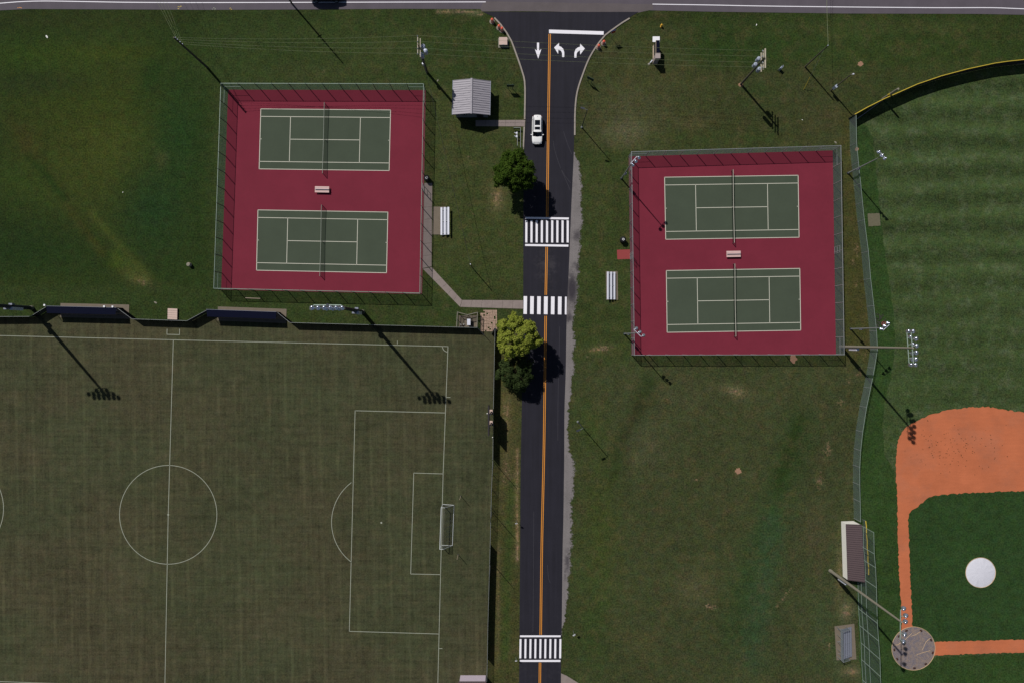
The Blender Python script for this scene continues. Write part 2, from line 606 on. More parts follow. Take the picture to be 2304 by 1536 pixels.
M['transformer'] = pm('pale_blue_grey_tank', C(170, 178, 196), 0.45, metal=0.2, var=0.08)
M['paver'] = pm('tan_paver', C(168, 142, 126), 0.9, var=0.4, scale=3.0, bump=0.01)
M['box_pink'] = pm('beige_cabinet_lid', C(196, 172, 162), 0.8, var=0.08)
M['box_grey'] = pm('grey_pad', C(130, 126, 116), 0.9, var=0.15)
M['slab_tan'] = pm('sandy_slab', C(98, 94, 76), 0.95, var=0.25, scale=3, bump=0.01)
M['bark'] = pm('tree_bark', C(70, 60, 48), 0.95, var=0.3, scale=5, bump=0.02)
M['scoreboard'] = pm('dark_scoreboard_casing', C(44, 40, 44), 0.6, var=0.1)
M['goal_white'] = pm('white_goal_tube', C(205, 210, 210), 0.5, var=0.05)
M['drag'] = pm('dark_drag_mesh', C(56, 58, 50), 0.9, var=0.3, scale=4)
M['bucket'] = pm('faded_red_plastic', C(150, 92, 78), 0.8, var=0.15)
M['paper'] = pm('white_litter', C(225, 224, 220), 0.9, var=0.06)
M['chain_left'] = mesh_cloth('green_chain_link', C(104, 130, 120), 0.34)
M['chain_right'] = mesh_cloth('grey_chain_link', C(134, 148, 152), 0.36)
M['chain_field'] = mesh_cloth('field_chain_link', C(150, 160, 158), 0.34)
M['net_tall'] = mesh_cloth('tall_netting', C(122, 136, 130), 0.28)
M['windscreen'] = mesh_cloth('black_windscreen_cloth', C(17, 19, 23), 0.97)
M['navy_screen'] = mesh_cloth('navy_windscreen_cloth', C(15, 19, 40), 0.97)
M['tennis_net'] = mesh_cloth('tennis_netting', C(30, 34, 32), 0.38)
M['goal_net'] = mesh_cloth('goal_netting', C(150, 152, 148), 0.2)

# ------------------------------------------------------------------ ground
def ground():
    far = [-2600, -1500, -800, -400, -250, -180, -140, -120]
    xs = np.array(far + list(np.arange(-110, 110.01, 0.5)) + [-v for v in reversed(far)], dtype=float)
    ys = np.array(far + [-100, -90] + list(np.arange(-80, 80.01, 0.5)) + [90, 100] + [-v for v in reversed(far)], dtype=float)
    X, Y = np.meshgrid(xs, ys)
    n, m = len(xs), len(ys)
    px = X.ravel() * F / H + CX
    py = CY - Y.ravel() * F / H
    col = np.tile(np.array(C(50, 54, 31)), (len(px), 1))
    bare = np.zeros(len(px))

    def blob(x, y, rx, ry, c=None, w=1.0, rot=0.0, b=0.0):
        a = math.radians(rot)
        dx, dy = px - x, py - y
        u = (dx * math.cos(a) + dy * math.sin(a)) / rx
        v = (-dx * math.sin(a) + dy * math.cos(a)) / ry
        g = np.exp(-(u * u + v * v)) * w
        if c is not None:
            k = np.clip(g, 0, 1)[:, None]
            col[:] = col * (1 - k) + np.array(C(*c)) * k
        if b:
            bare[:] = np.maximum(bare, g * b / max(w, 1e-6))

    def area(x0, y0, x1, y1, c, soft=25.0, w=1.0):
        def sm(t):
            t = np.clip(t, 0, 1)
            return t * t * (3 - 2 * t)
        k = sm((px - x0) / soft + .5) * sm((x1 - px) / soft + .5) * sm((py - y0) / soft + .5) * sm((y1 - py) / soft + .5) * w
        k = k[:, None]
        col[:] = col * (1 - k) + np.array(C(*c)) * k

    def stroke(pts, wid, c=None, w=1.0, b=0.0):
        d = np.full(len(px), 1e9)
        for (x0, y0), (x1, y1) in zip(pts[:-1], pts[1:]):
            vx, vy = x1 - x0, y1 - y0
            t = np.clip(((px - x0) * vx + (py - y0) * vy) / (vx * vx + vy * vy), 0, 1)
            d = np.minimum(d, np.hypot(px - x0 - t * vx, py - y0 - t * vy))
        g = np.exp(-(d / wid) ** 2) * w
        if c is not None:
            k = g[:, None]
            col[:] = col * (1 - k) + np.array(C(*c)) * k
        if b:
            bare[:] = np.maximum(bare, g * b / max(w, 1e-6))

    # lawn west of the courts: deep green, partly edge darkening put into the tint, with sallow patches and an old ditch
    area(-4000, -4000, 480, 720, (36, 46, 21), 60)
    area(-4000, 20, 4000, 62, (38, 43, 21), 30, 0.75)
    blob(215, 320, 165, 190, (57, 59, 25), 0.85)
    blob(170, 230, 190, 60, (46, 52, 20), 0.8)
    blob(60, 130, 110, 40, (44, 58, 20), 0.7)
    blob(260, 120, 150, 22, (48, 54, 20), 0.8)
    blob(80, 185, 120, 30, (33, 40, 22), 0.6)
    blob(340, 175, 22, 60, (26, 44, 18), 0.6, 25)
    blob(400, 300, 60, 130, (30, 50, 24), 0.8)
    blob(340, 470, 70, 90, (28, 48, 26), 0.8)
    blob(60, 560, 170, 70, (28, 42, 19), 0.8)
    blob(90, 650, 140, 30, (44, 50, 20), 0.6)
    blob(60, 400, 90, 60, (42, 52, 20), 0.6)
    stroke([(20, 270), (130, 420), (200, 520), (270, 610)], 16, (48, 46, 22), 0.5)
    stroke([(60, 350), (110, 400), (160, 470), (220, 545), (250, 590)], 9, (28, 44, 16), 0.8)
    stroke([(150, 460), (180, 500), (232, 570)], 9, (66, 54, 28), 0.35, 0.12)
    stroke([(205, 480), (250, 530), (330, 620)], 8, (64, 64, 30), 0.55, 0.12)
    blob(262, 585, 16, 22, (56, 66, 22), 0.6)
    blob(300, 610, 40, 20, (62, 66, 30), 0.6, 40)
    blob(320, 635, 34, 14, (88, 76, 50), 0.5, 20, 0.5)
    stroke([(60, 660), (110, 655), (230, 645)], 5, (30, 34, 18), 0.6, 0.15)
    blob(365, 360, 12, 18, (66, 62, 40), 0.5, 0, 0.3)
    blob(345, 330, 9, 12, None, 1, 0, 0.4)
    blob(60, 320, 30, 40, (60, 50, 24), 0.4)
    area(-4000, 640, 1120, 742, (44, 52, 27), 20, 0.75)
    # north lawn
    area(440, 24, 1120, 190, (44, 53, 27), 60, 0.8)
    blob(720, 165, 110, 24, (58, 58, 36), 0.6)
    blob(860, 110, 90, 50, (52, 56, 32), 0.6)
    blob(730, 161, 12, 5, None, 1, 0, 0.55)
    area(955, 200, 1180, 660, (55, 58, 33), 40, 0.8)
    blob(1010, 400, 26, 120, (60, 60, 38), 0.6)
    blob(1118, 445, 18, 32, (96, 82, 60), 0.7, 0, 0.6)
    blob(1060, 480, 26, 10, None, 1, 20, 0.45)
    blob(1075, 560, 16, 22, None, 1, 0, 0.42)
    blob(1030, 610, 22, 12, None, 1, 30, 0.35)
    blob(1115, 600, 12, 16, None, 1, 0, 0.4)
    blob(1055, 350, 14, 20, None, 1, 0, 0.36)
    blob(1005, 440, 12, 12, None, 1, 0, 0.4)
    blob(1000, 595, 14, 10, None, 1, 0, 0.3)
    blob(1040, 625, 70, 20, (42, 54, 26), 0.6)
    stroke([(1170, 190), (1174, 265)], 6, (30, 54, 18), 0.7)
    stroke([(985, 26), (1030, 25), (1085, 32)], 5, (92, 84, 66), 0.7, 0.75)
    # north-east lawn
    area(1290, 60, 1900, 335, (53, 54, 33), 60, 0.9)
    area(1560, 30, 2400, 150, (43, 53, 25), 50, 0.8)
    blob(1660, 110, 150, 40, (38, 52, 24), 0.7)
    blob(1420, 240, 90, 60, (66, 62, 44), 0.75, 0, 0.32)
    blob(1410, 300, 50, 30, (88, 80, 66), 0.6, 0, 0.4)
    blob(1560, 275, 60, 25, (66, 60, 40), 0.7, 0, 0.25)
    blob(1700, 210, 50, 30, (40, 52, 26), 0.6)
    blob(1480, 170, 110, 30, (58, 56, 34), 0.6)
    blob(1630, 310, 200, 14, (48, 56, 28), 0.6)
    blob(2000, 60, 300, 14, (58, 60, 36), 0.5)
    blob(1850, 280, 50, 40, (58, 54, 36), 0.7, 0, 0.25)
    area(1895, 250, 1960, 1180, (60, 55, 31), 20, 0.85)
    for (x, y, rx, ry) in ((1912, 350, 6, 20), (1928, 560, 9, 30), (1925, 640, 8, 18), (1946, 800, 8, 14), (1934, 838, 9, 18),
                           (1910, 860, 8, 22), (1920, 590, 7, 14), (1890, 905, 14, 22), (1862, 1010, 16, 34), (1845, 1080, 14, 30)):
        blob(x, y, rx, ry, None, 1, 0, 0.6)
    # middle lawn between road and diamond
    area(1290, 335, 1420, 830, (50, 56, 30), 30, 0.8)
    blob(1350, 440, 24, 60, (62, 62, 38), 0.6)
    blob(1350, 785, 34, 9, (90, 80, 58), 0.5, -8, 0.75)
    blob(1325, 800, 16, 6, None, 1, -30, 0.5)
    area(1290, 815, 1960, 4000, (55, 56, 37), 60, 0.9)
    blob(1520, 890, 90, 50, (64, 62, 44), 0.6)
    blob(1655, 880, 36, 14, (92, 82, 62), 0.6, 10, 0.6)
    blob(1500, 900, 22, 18, None, 1, 0, 0.4)
    blob(1545, 930, 40, 16, None, 1, 0, 0.26)
    stroke([(1460, 860), (1440, 920), (1395, 1010), (1380, 1060)], 24, (36, 44, 22), 0.75)
    stroke([(1440, 900), (1400, 1000)], 9, (40, 36, 20), 0.6)
    blob(1330, 960, 30, 60, (52, 62, 28), 0.6)
    blob(1450, 1000, 50, 60, (66, 62, 48), 0.6, 0, 0.2)
    blob(1350, 1200, 46, 170, (54, 60, 28), 0.7)
    blob(1330, 1420, 40, 110, (46, 58, 28), 0.6)
    stroke([(1800, 960), (1770, 1060), (1730, 1180), (1690, 1280), (1660, 1420)], 40, (42, 54, 30), 0.8)
    stroke([(1800, 940), (1750, 1090)], 14, (32, 44, 16), 0.6)
    stroke([(1740, 1180), (1720, 1300), (1690, 1480)], 34, (44, 60, 42), 0.6)
    blob(1560, 1320, 34, 40, (74, 66, 50), 0.6, 50, 0.34)
    blob(1600, 1364, 22, 8, None, 1, 15, 0.75)
    blob(1575, 1340, 14, 12, None, 1, 15, 0.5)
    blob(1590, 1400, 20, 10, None, 1, 0, 0.4)
    blob(1540, 1275, 16, 8, None, 1, 0, 0.42)
    stroke([(1746, 1365), (1782, 1320)], 5, None, 1, 0.6)
    blob(1565, 1080, 8, 6, None, 1, 0, 0.7)
    blob(1445, 1450, 40, 30, (68, 62, 42), 0.5, 0, 0.2)
    blob(1850, 1420, 40, 120, (54, 62, 42), 0.5)
    blob(1830, 1200, 30, 60, (66, 58, 44), 0.6, 0, 0.3)
    blob(1890, 1290, 10, 60, (104, 88, 66), 0.4, 0, 0.5)
    blob(1905, 1375, 16, 24, (110, 98, 82), 0.4, 0, 0.65)
    blob(1915, 1510, 26, 14, (100, 92, 74), 0.4, 0, 0.7)
    blob(1866, 1450, 6, 14, None, 1, 0, 0.7)
    # dry strip between the soccer fence and the road
    area(1100, 745, 1172, 4000, (60, 56, 34), 12, 0.9)
    blob(1140, 930, 16, 60, (86, 74, 50), 0.6, 0, 0.55)
    blob(1140, 1060, 14, 60, (80, 66, 48), 0.6, 0, 0.5)
    stroke([(1163, 1010), (1162, 1120), (1164, 1260)], 4, (112, 90, 70), 0.6, 0.75)
    stroke([(1150, 1090), (1146, 1200), (1140, 1330), (1136, 1480)], 10, (46, 58, 27), 0.7)
    stroke([(1122, 1220), (1118, 1500)], 4, (84, 70, 50), 0.6, 0.4)
    col *= np.array((1.04, 1.22, 1.0))
    bare *= np.where(px > 1290, 0.8, 0.85)
    dryness = 0.12 + 0.88 * np.clip((px - 560) / 420, 0, 1)
    me = bpy.data.meshes.new('ground')
    vs = np.zeros((len(px), 3))
    vs[:, 0] = X.ravel(); vs[:, 1] = Y.ravel()
    idx = np.arange(n * m).reshape(m, n)
    quads = np.stack([idx[:-1, :-1], idx[:-1, 1:], idx[1:, 1:], idx[1:, :-1]], -1).reshape(-1, 4)
    me.vertices.add(len(vs)); me.vertices.foreach_set('co', vs.ravel())
    me.loops.add(quads.size); me.loops.foreach_set('vertex_index', quads.ravel().astype(np.int32))
    me.polygons.add(len(quads)); me.polygons.foreach_set('loop_start', np.arange(0, quads.size, 4, dtype=np.int32))
    me.update(calc_edges=True)
    a = me.attributes.new('tint', 'FLOAT_COLOR', 'POINT')
    a.data.foreach_set('color', np.concatenate([col, np.ones((len(px), 1))], 1).ravel().astype(np.float32))
    b = me.attributes.new('bare', 'FLOAT', 'POINT')
    b.data.foreach_set('value', bare.astype(np.float32))
    e = me.attributes.new('dryness', 'FLOAT', 'POINT')
    e.data.foreach_set('value', dryness.astype(np.float32))
    me.materials.append(M['grass'])
    o = bpy.data.objects.new('ground', me)
    COL.objects.link(o)
    o['kind'] = 'structure'
    return o


ground()


def px_poly(pts, z, step=None, jitter=0.0, seed=1):
    q = [W(x, y) for x, y in pts]
    if step:
        q = dense(q, step, jitter, True, seed)
    return MB().poly([(p[0], p[1], z) for p in q])


# soccer field turf
SF = [(-900, 716), (85, 714), (124, 692), (276, 693), (310, 719), (430, 723), (478, 699), (630, 702), (660, 727), (1030, 737), (1112, 745),
      (1112, 800), (1109, 930), (1108, 1030), (1105, 1100), (1102, 1225), (1097, 1480), (1093, 2100), (-900, 2100)]
soccer = struct('soccer_field', px_poly(SF, 0.006), M['soccer'])
# ball field turf
OFT = [(1923, 258), (1951.6, 242), (1990.6, 222.4), (2021, 209), (2064, 190), (2118.7, 171.4), (2177, 156), (2238, 143), (2304, 135), (2420, 126), (2600, 130)]
LFB = [(1911, 270), (1912, 330), (1921, 420), (1929, 500), (1938, 570), (1943, 630), (1950, 690), (1956, 745), (1958, 785), (1951.6, 826), (1943, 870),
       (1934, 913), (1925.5, 967), (1921, 1008), (1919, 1045), (1919, 1084), (1920, 1121), (1921, 1165)]
wall_base = [W(x, y, 2.3).to_2d() for x, y in OFT]
out_poly = [(p.x, p.y) for p in wall_base] + [(W(3100, 300).x, W(3100, 300).y), (W(3100, 2000).x, W(3100, 2000).y), (W(1946, 2000).x, W(1946, 2000).y), (W(1938, 1536).x, W(1938, 1536).y), (W(1926, 1300).x, W(1926, 1300).y)] + \
           [(W(x, y).x, W(x, y).y) for x, y in reversed(LFB)]
struct('ball_field', MB().poly([(x, y, 0.005) for x, y in out_poly]), M['outfield'])
# foul ground and infield grass, darker and shorter
foul = [(1922, 1168), (1940, 1100), (1990, 1090), (2020, 1080), (2030, 1400), (2060, 1480), (2330, 1466), (2700, 1450), (2700, 2000), (1946, 2000), (1938, 1536), (1926, 1300)]
struct('foul_ground', px_poly(foul, 0.009, 1.0, 0.25, 4), M['foul'])
strip_ = [(x + 2, y) for x, y in LFB] + [(2015, 1110), (2012, 1060), (1990, 1020), (1985, 960), (1990, 900), (2003, 860), (2009, 820), (2013, 760), (2010, 700), (2002, 640), (1990, 560), (1980, 470), (1970, 380), (1963, 310), (1950, 285), (1925, 274)]
struct('foul_strip', px_poly(strip_, 0.0075, 1.0, 0.15, 14), M['foul'])
infield = [(2040, 1168), (2046, 1150), (2064, 1138), (2090, 1116), (2180, 1107), (2304, 1103), (2700, 1090), (2700, 1460), (2304, 1440), (2095, 1446), (2052, 1420), (2048, 1300)]
struct('infield', px_poly(infield, 0.013), M['infield'])
SKIN = [(2700, 1010), (2420, 955), (2304, 928), (2260, 921), (2220, 914.5), (2180, 916), (2140, 920), (2100, 930), (2070, 942), (2050, 953), (2035, 963), (2024, 980), (2018, 1005),
        (2015, 1040), (2015, 1070), (2018, 1105), (2019, 1140), (2020, 1180), (2021, 1220), (2022, 1260), (2024, 1310), (2027, 1360), (2029, 1425),
        (2053, 1425), (2052, 1380), (2050, 1340), (2048, 1300), (2046, 1250), (2045, 1200), (2043, 1165), (2047, 1151), (2065, 1139), (2090, 1117),
        (2110, 1113), (2180, 1108), (2240, 1105), (2304, 1104), (2700, 1096)]
skin = struct('infield_dirt', px_poly(SKIN, 0.017, 0.35, 0.13, 5), M['dirt'])
struct('base_path', px_poly([(2085, 1443), (2180, 1441), (2304, 1437.5), (2700, 1428), (2700, 1456), (2304, 1466.5), (2180, 1470), (2085, 1474)], 0.021, 0.35, 0.1, 6), M['dirt'])
for i, (x, y, r) in enumerate(((1936, 144.5, 6.5), (1661, 1059, 8), (1785, 806, 8.5), (1667, 191, 6), (1928, 336, 5))):
    pts = []
    rnd = random.Random(i)
    for k in range(22):
        a = 2 * math.pi * k / 22
        q = r * rnd.uniform(0.7, 1.1)
        pts.append((x + q * math.cos(a), y + q * math.sin(a) * (1.35 if i == 2 else 0.9)))
    struct('dirt_patch', px_poly(pts, 0.008), M['bare'])
# tufts growing in the infield clay
tm = MB()
rnd = random.Random(3)
for k in range(120):
    x, y = rnd.gauss(2150, 55), rnd.gauss(1005, 26)
    if not (2030 < x < 2300 and 930 < y < 1095):
        continue
    p = W(x, y)
    for j in range(7):
        a = rnd.uniform(0, 6.28); s_ = rnd.uniform(0.05, 0.14)
        d = Vector((math.cos(a), math.sin(a), 0))
        e = Vector((-d.y, d.x, 0)) * 0.03
        q = p + Vector((0, 0, 0.017))
        tm.add([q - e, q + e, q + d * s_ + Vector((0, 0, s_ * 0.7))], [(0, 1, 2)])
o = tm.build('weed_tufts', pm('weed_green', C(52, 50, 28), 0.9))
o['kind'] = 'stuff'; o['label'] = 'small weed tufts scattered over the orange infield clay'; o['category'] = 'weeds'

# ------------------------------------------------------------------ roads
main_bottom = [(-9000, 24), (-300, 30), (0, 24), (60, 21), (300, 22), (460, 23), (700, 22), (900, 20.5), (1080, 21), (1120, 21), (1437, 21), (1462, 24), (1600, 27), (1900, 31), (2200, 32), (2304, 34), (2600, 40), (9500, 44)]
A = [W(x, y, 0).to_3d() + Vector((0, 0, 0.02)) for x, y in main_bottom]
B = [Vector((p.x, W(0, -190).y, 0.02)) for p in A]
main_road = struct('main_road', MB().strip(A, B), M['old_asphalt'])


def marking(name, pts, z, parent, mat, w=None):
    if w:
        return ribbon([W(x, y) for x, y in pts], w, z).build(name, mat, parent)
    return px_poly(pts, z).build(name, mat, parent)


LW = [(-400, 20), (-100, 14), (0, 8), (40, 4.8), (100, 3), (200, 4.5), (300, 6), (460, 6.5), (800, 5.7), (1093, 5)]
RW = [(1468, 10), (1600, 12), (1700, 14), (1860, 16), (2100, 18), (2230, 18), (2304, 20.5), (2500, 26), (2700, 32)]
for pts in (LW, RW):
    q = smooth_line([Vector((*W(x, y).to_2d(), 0)) for x, y in pts], 1.5)
    ribbon(q, 0.14, 0.0245).build('edge_line', M['paint'], main_road)
for x, y, w_, h_, m_ in ((404, 17, 9, 6, 'yellow_cap'), (43, 18, 8, 2, 'yellow'), (478, 19, 10, 6, 'faded_paint'), (516, 21, 6, 3, 'yellow_cap')):
    mb = MB()
    for k in range(4):
        rr = random.Random(k + int(x))
        a = (x + rr.uniform(-w_, w_) / 2, y + rr.uniform(-h_, h_) / 2)
        b = (a[0] + rr.uniform(2, 4), a[1] + rr.uniform(-1.5, 1.5))
        mb.add(ribbon([W(*a), W(*b)], 0.09, 0.0245).v, [(0, 2, 3, 1)])
    mb.build('survey_mark', M[m_], main_road, kind='stuff')
patch = px_poly([(1088, 4), (1468, 10), (1470, 22), (1437, 28.5), (1300, 29), (1230, 26.5), (1085, 26.5), (1080, 21)], 0.0242, 2.0, 0.05)
patch.build('junction_patch', M['patch_asphalt'], main_road)

# side road: left and right edges from north to south
RL = [(1085, 27), (1100, 33), (1115, 42), (1128, 57), (1141, 75), (1152, 94), (1162.6, 122), (1173.4, 153), (1180, 174), (1183, 200), (1182.5, 269), (1179, 344), (1177.5, 480), (1177.3, 640), (1175.5, 800), (1174.3, 902),
      (1171.5, 1052), (1170.3, 1230), (1169, 1400), (1168, 1536), (1162, 2200)]
RR = [(1437, 28), (1425, 34), (1413, 43), (1400, 51), (1360, 80), (1345, 98), (1325, 130), (1310, 167), (1297, 208), (1292.4, 250), (1291.7, 305), (1290.6, 354), (1285, 474), (1280, 600), (1275, 711), (1272.8, 837), (1270, 924),
      (1269.4, 1030), (1267.6, 1160), (1265.8, 1240), (1264, 1397), (1262, 1536), (1255, 2200)]


def resample(pts, n):
    q = smooth_line([Vector((*W(x, y).to_2d(), 0)) for x, y in pts], 0.5)
    d = [0.0]
    for a, b in zip(q[:-1], q[1:]):
        d.append(d[-1] + (b - a).length)
    return np.array([(p.x, p.y) for p in q]), np.array(d)


ql, dl = resample(RL, 0)
qr, dr = resample(RR, 0)
ycut = np.linspace(W(0, 27.5).y, W(0, 2150).y, 230)
xl = np.interp(-ycut, -ql[:, 1], ql[:, 0])
xr = np.interp(-ycut, -qr[:, 1], qr[:, 0])
mb = MB()
NC = 9
verts = []
for i, y in enumerate(ycut):
    for k in range(NC):
        t = k / (NC - 1)
        verts.append((xl[i] * (1 - t) + xr[i] * t, y, 0.028))
faces = []
for i in range(len(ycut) - 1):
    for k in range(NC - 1):
        a = i * NC + k
        faces.append((a, a + NC, a + NC + 1, a + 1))
mb.add(verts, faces)
side_road = struct('side_road', mb, M['new_asphalt'])
wv = []
for i, y in enumerate(ycut):
    ppy = CY - y * F / H
    for k in range(NC):
        t = k / (NC - 1)
        w_ = math.exp(-((ppy - 600) / 36) ** 2) * (0.5 + 0.5 * math.cos((t - 0.5) * 8))
        w_ += 0.3 * math.exp(-((ppy - 1510) / 18) ** 2) + 0.12 * math.exp(-((ppy - 1380) / 25) ** 2)
        w_ += 0.25 * math.exp(-((ppy - 655) / 14) ** 2) * (t > 0.5)
        wv.append(min(0.8, w_) * .6)
at = side_road.data.attributes.new('worn', 'FLOAT', 'POINT')
at.data.foreach_set('value', wv)

Z = 0.0325
for pts in ([(1236.8, 77), (1235, 195), (1233, 330), (1232, 408), (1231, 489)], [(1230, 556), (1229, 610), (1228, 664)],
            [(1227.7, 711), (1224.8, 945), (1223, 1052), (1219, 1230), (1216.5, 1427)], [(1215, 1489), (1214.5, 1536), (1210, 2100)]):
    q = smooth_line([Vector((*W(x, y).to_2d(), 0)) for x, y in pts], 2.0)
    for s_ in (-1, 1):
        off = [Vector((p.x + s_ * 0.14, p.y, 0)) for p in q]
        ribbon(off, 0.125, Z).build('yellow_line', M['yellow'], side_road)
marking('stop_bar', [(1235.3, 67.3), (1358.3, 71.2), (1358, 79.0), (1235.3, 75.3)], Z, side_road, M['paint'])
for k in range(9):
    x = 1184.3 + 11.63 * k
    marking('crosswalk_stripe', [(x - 2.3, 496), (x + 2.4, 496.2 + k * .1), (x + 2.2, 546.3), (x - 2.5, 546)], Z, side_road, M['paint'])
marking('stop_bar', [(1182, 488.6), (1280, 490), (1279.5, 494.4), (1182, 492.8)], Z, side_road, M['paint'])
marking('stop_bar', [(1181.6, 549.6), (1279, 551), (1278.6, 555.6), (1181.6, 554)], Z, side_road, M['paint'])
for a, b in ((1178.2, 1186), (1193, 1201.2), (1208.8, 1216.8), (1224, 1232.5), (1239.8, 1247.9), (1255.5, 1263.7), (1271.2, 1275.2)):
    dy = (a - 1178) * 0.012
    marking('crosswalk_stripe', [(a, 666.8 + dy), (b, 667 + dy), (b - .6, 707 + dy), (a - .4, 706.6 + dy)], Z, side_road, M['paint'])
for k in range(9):
    x = 1171.2 + 11.2 * k
    marking('crosswalk_stripe', [(x - 2.1, 1436.2), (x + 2.2, 1436.2), (x + 1.6, 1479.6), (x - 2.7, 1479.6)], Z, side_road, M['paint'])
marking('stop_bar', [(1170, 1428), (1261.5, 1428), (1261.3, 1432), (1170, 1432)], Z, side_road, M['paint'])
marking('stop_bar', [(1169.6, 1483.3), (1261, 1483.3), (1260.8, 1487.8), (1169.6, 1487.6)], Z, side_road, M['paint'])


def zp(x, y):
    return (900 + x / 4.608, y / 4.608)


marking('arrow_marking', [zp(1420, 444), zp(1442, 444), zp(1442, 530), zp(1466, 512), zp(1433, 611), zp(1398, 512), zp(1420, 530)], Z, side_road, M['paint'])
marking('arrow_marking', [zp(1598, 496), zp(1650, 447), zp(1648, 480), zp(1672, 490), zp(1692, 510), zp(1703, 545), zp(1703, 595), zp(1681, 595), zp(1680, 552), zp(1668, 530), zp(1641, 519), zp(1640, 563)], Z, side_road, M['paint'])
marking('arrow_marking', [zp(1916, 507), zp(1868, 457), zp(1866, 489), zp(1845, 495), zp(1820, 515), zp(1808, 550), zp(1807, 601), zp(1829, 601), zp(1831, 560), zp(1842, 540), zp(1866, 526), zp(1868, 569)], Z, side_road, M['paint'])

for pts in ([(1245, 318), (1247, 335), (1251.5, 350), (1258, 370), (1266, 390), (1275, 410), (1283, 428)], [(1268, 296), (1276, 322), (1287, 348)], [(1262, 380), (1272, 398), (1284, 412)],
            [(1259, 735), (1258, 800), (1255.5, 900), (1255, 990)], [(1232, 1270), (1234, 1300), (1238, 1310)], [(1201, 1150), (1200, 1300), (1199, 1420)]):
    q = smooth_line([Vector((*W(x, y).to_2d(), 0)) for x, y in pts], 1.0)
    ribbon(q, 0.07, 0.0305).build('tyre_mark', M['scuff'], side_road)

# kerbs
for nm, pts in (('kerb', [(1114, 41), (1128, 56), (1141, 74), (1152, 93), (1162.6, 121.5), (1173.4, 152), (1180, 173.6), (1182.8, 200), (1182, 269)]),
                ('kerb', [(1181, 286), (1178.5, 344)]),
                ('kerb', [(1415, 42), (1400, 51), (1360, 80), (1345, 98), (1325, 130), (1310, 167), (1297, 208), (1292.4, 250), (1291.7, 305)])):
    q = smooth_line([Vector((*W(x, y).to_2d(), 0)) for x, y in pts], 1.0)
    sgn = -1 if pts[0][0] < 1250 else 1
    L, R = [], []
    mb = MB()
    rows = [[], [], [], []]
    for i, p in enumerate(q):
        d = (q[min(i + 1, len(q) - 1)] - q[max(i - 1, 0)]).normalized()
        n_ = Vector((-d.y, d.x, 0))
        for k, (o_, zz) in enumerate(((-0.14, 0.0), (-0.12, 0.14), (0.12, 0.14), (0.14, 0.0))):
            v = p + n_ * o_ + Vector((sgn * 0.12, 0, 0))
            rows[k].append((v.x, v.y, zz))
    for a, b in zip(rows[:-1], rows[1:]):
        mb.strip(b, a)
    struct(nm, mb, M['kerb'])

# stone shoulder east of the side road, its darker patches, and the drive at the bottom
SH = [(1291, 330), (1299, 342), (1309, 368), (1316, 395), (1318.5, 420), (1317, 470), (1320, 505), (1314, 540), (1313, 575), (1308, 620), (1308.5, 640), (1305, 680), (1299, 705), (1298, 740), (1303.5, 770), (1299, 800), (1296, 840),
      (1292, 880), (1287, 930), (1285, 990), (1290, 1020), (1296, 1040), (1299, 1100), (1292, 1130), (1297, 1160), (1295, 1200), (1294, 1240), (1288, 1290), (1285, 1330), (1280, 1370), (1274, 1400), (1266, 1428)]
qs = smooth_line([Vector((*W(x, y).to_2d(), 0)) for x, y in SH], 0.3)
rnd = random.Random(9)
ys_ = [p.y for p in qs]
walk = 0.0
verts, darkv, fr_v = [], [], []
NS = 9
for i, p in enumerate(qs):
    walk = walk * 0.8 + rnd.uniform(-.16, .16)
    xo = p.x - .3 + walk + rnd.uniform(-.16, .16) + .14 * math.sin(p.y * 2.1) * math.sin(p.y * .7)
    xi = float(np.interp(-p.y, -qr[:, 1], qr[:, 0])) - .3
    for k in range(NS):
        x = xi + (max(xo, xi + .2) - xi) * k / (NS - 1)
        X_, Y_ = CX + x * F / H, CY - p.y * F / H
        d = 0.0
        for bx, by, sx_, sy_, w_ in ((1287, 650, 15, 42, 1.15), (1280, 715, 9, 18, .9), (1298, 600, 12, 16, .8), (1298, 530, 13, 18, .75), (1285, 510, 7, 14, .5), (1277, 1262, 7, 34, .85), (1272, 1290, 5, 20, .6), (1290, 420, 7, 40, .25), (1276, 1100, 5, 60, .2), (1274, 1000, 5, 60, .25)):
            d = max(d, w_ * math.exp(-((X_ - bx) / sx_) ** 2 - ((Y_ - by) / sy_) ** 2))
        verts.append((x, p.y, 0.015)); darkv.append(d); fr_v.append((0, 0, 0, .04, .12, .26, .45, .7, 1.0)[k])
sh = MB().add(verts, [(i * NS + k, (i + 1) * NS + k, (i + 1) * NS + k + 1, i * NS + k + 1) for i in range(len(qs) - 1) for k in range(NS - 1)])
shoulder = struct('road_shoulder', sh, M['shoulder'])
at = shoulder.data.attributes.new('worn', 'FLOAT', 'POINT')
at.data.foreach_set('value', darkv)
at = shoulder.data.attributes.new('fringe', 'FLOAT', 'POINT')
at.data.foreach_set('value', fr_v)
struct('driveway', px_poly([(1261, 1513), (1275, 1519), (1304, 1537), (1420, 1600), (1420, 2150), (1250, 2150)], 0.0185), M['concrete'])


# concrete paths laid in slabs
def path(segments, label=None):
    base = None
    for quad in segments:
        q = [W(x, y) for x, y in quad]
        mb = MB().prism([(p.x, p.y) for p in q], 0.0, 0.035)
        if base is None:
            base = mb.build('footpath', M['concrete'])
            base['kind'] = 'structure'
        else:
            mb.build('slab', M['concrete'], base)
    return base


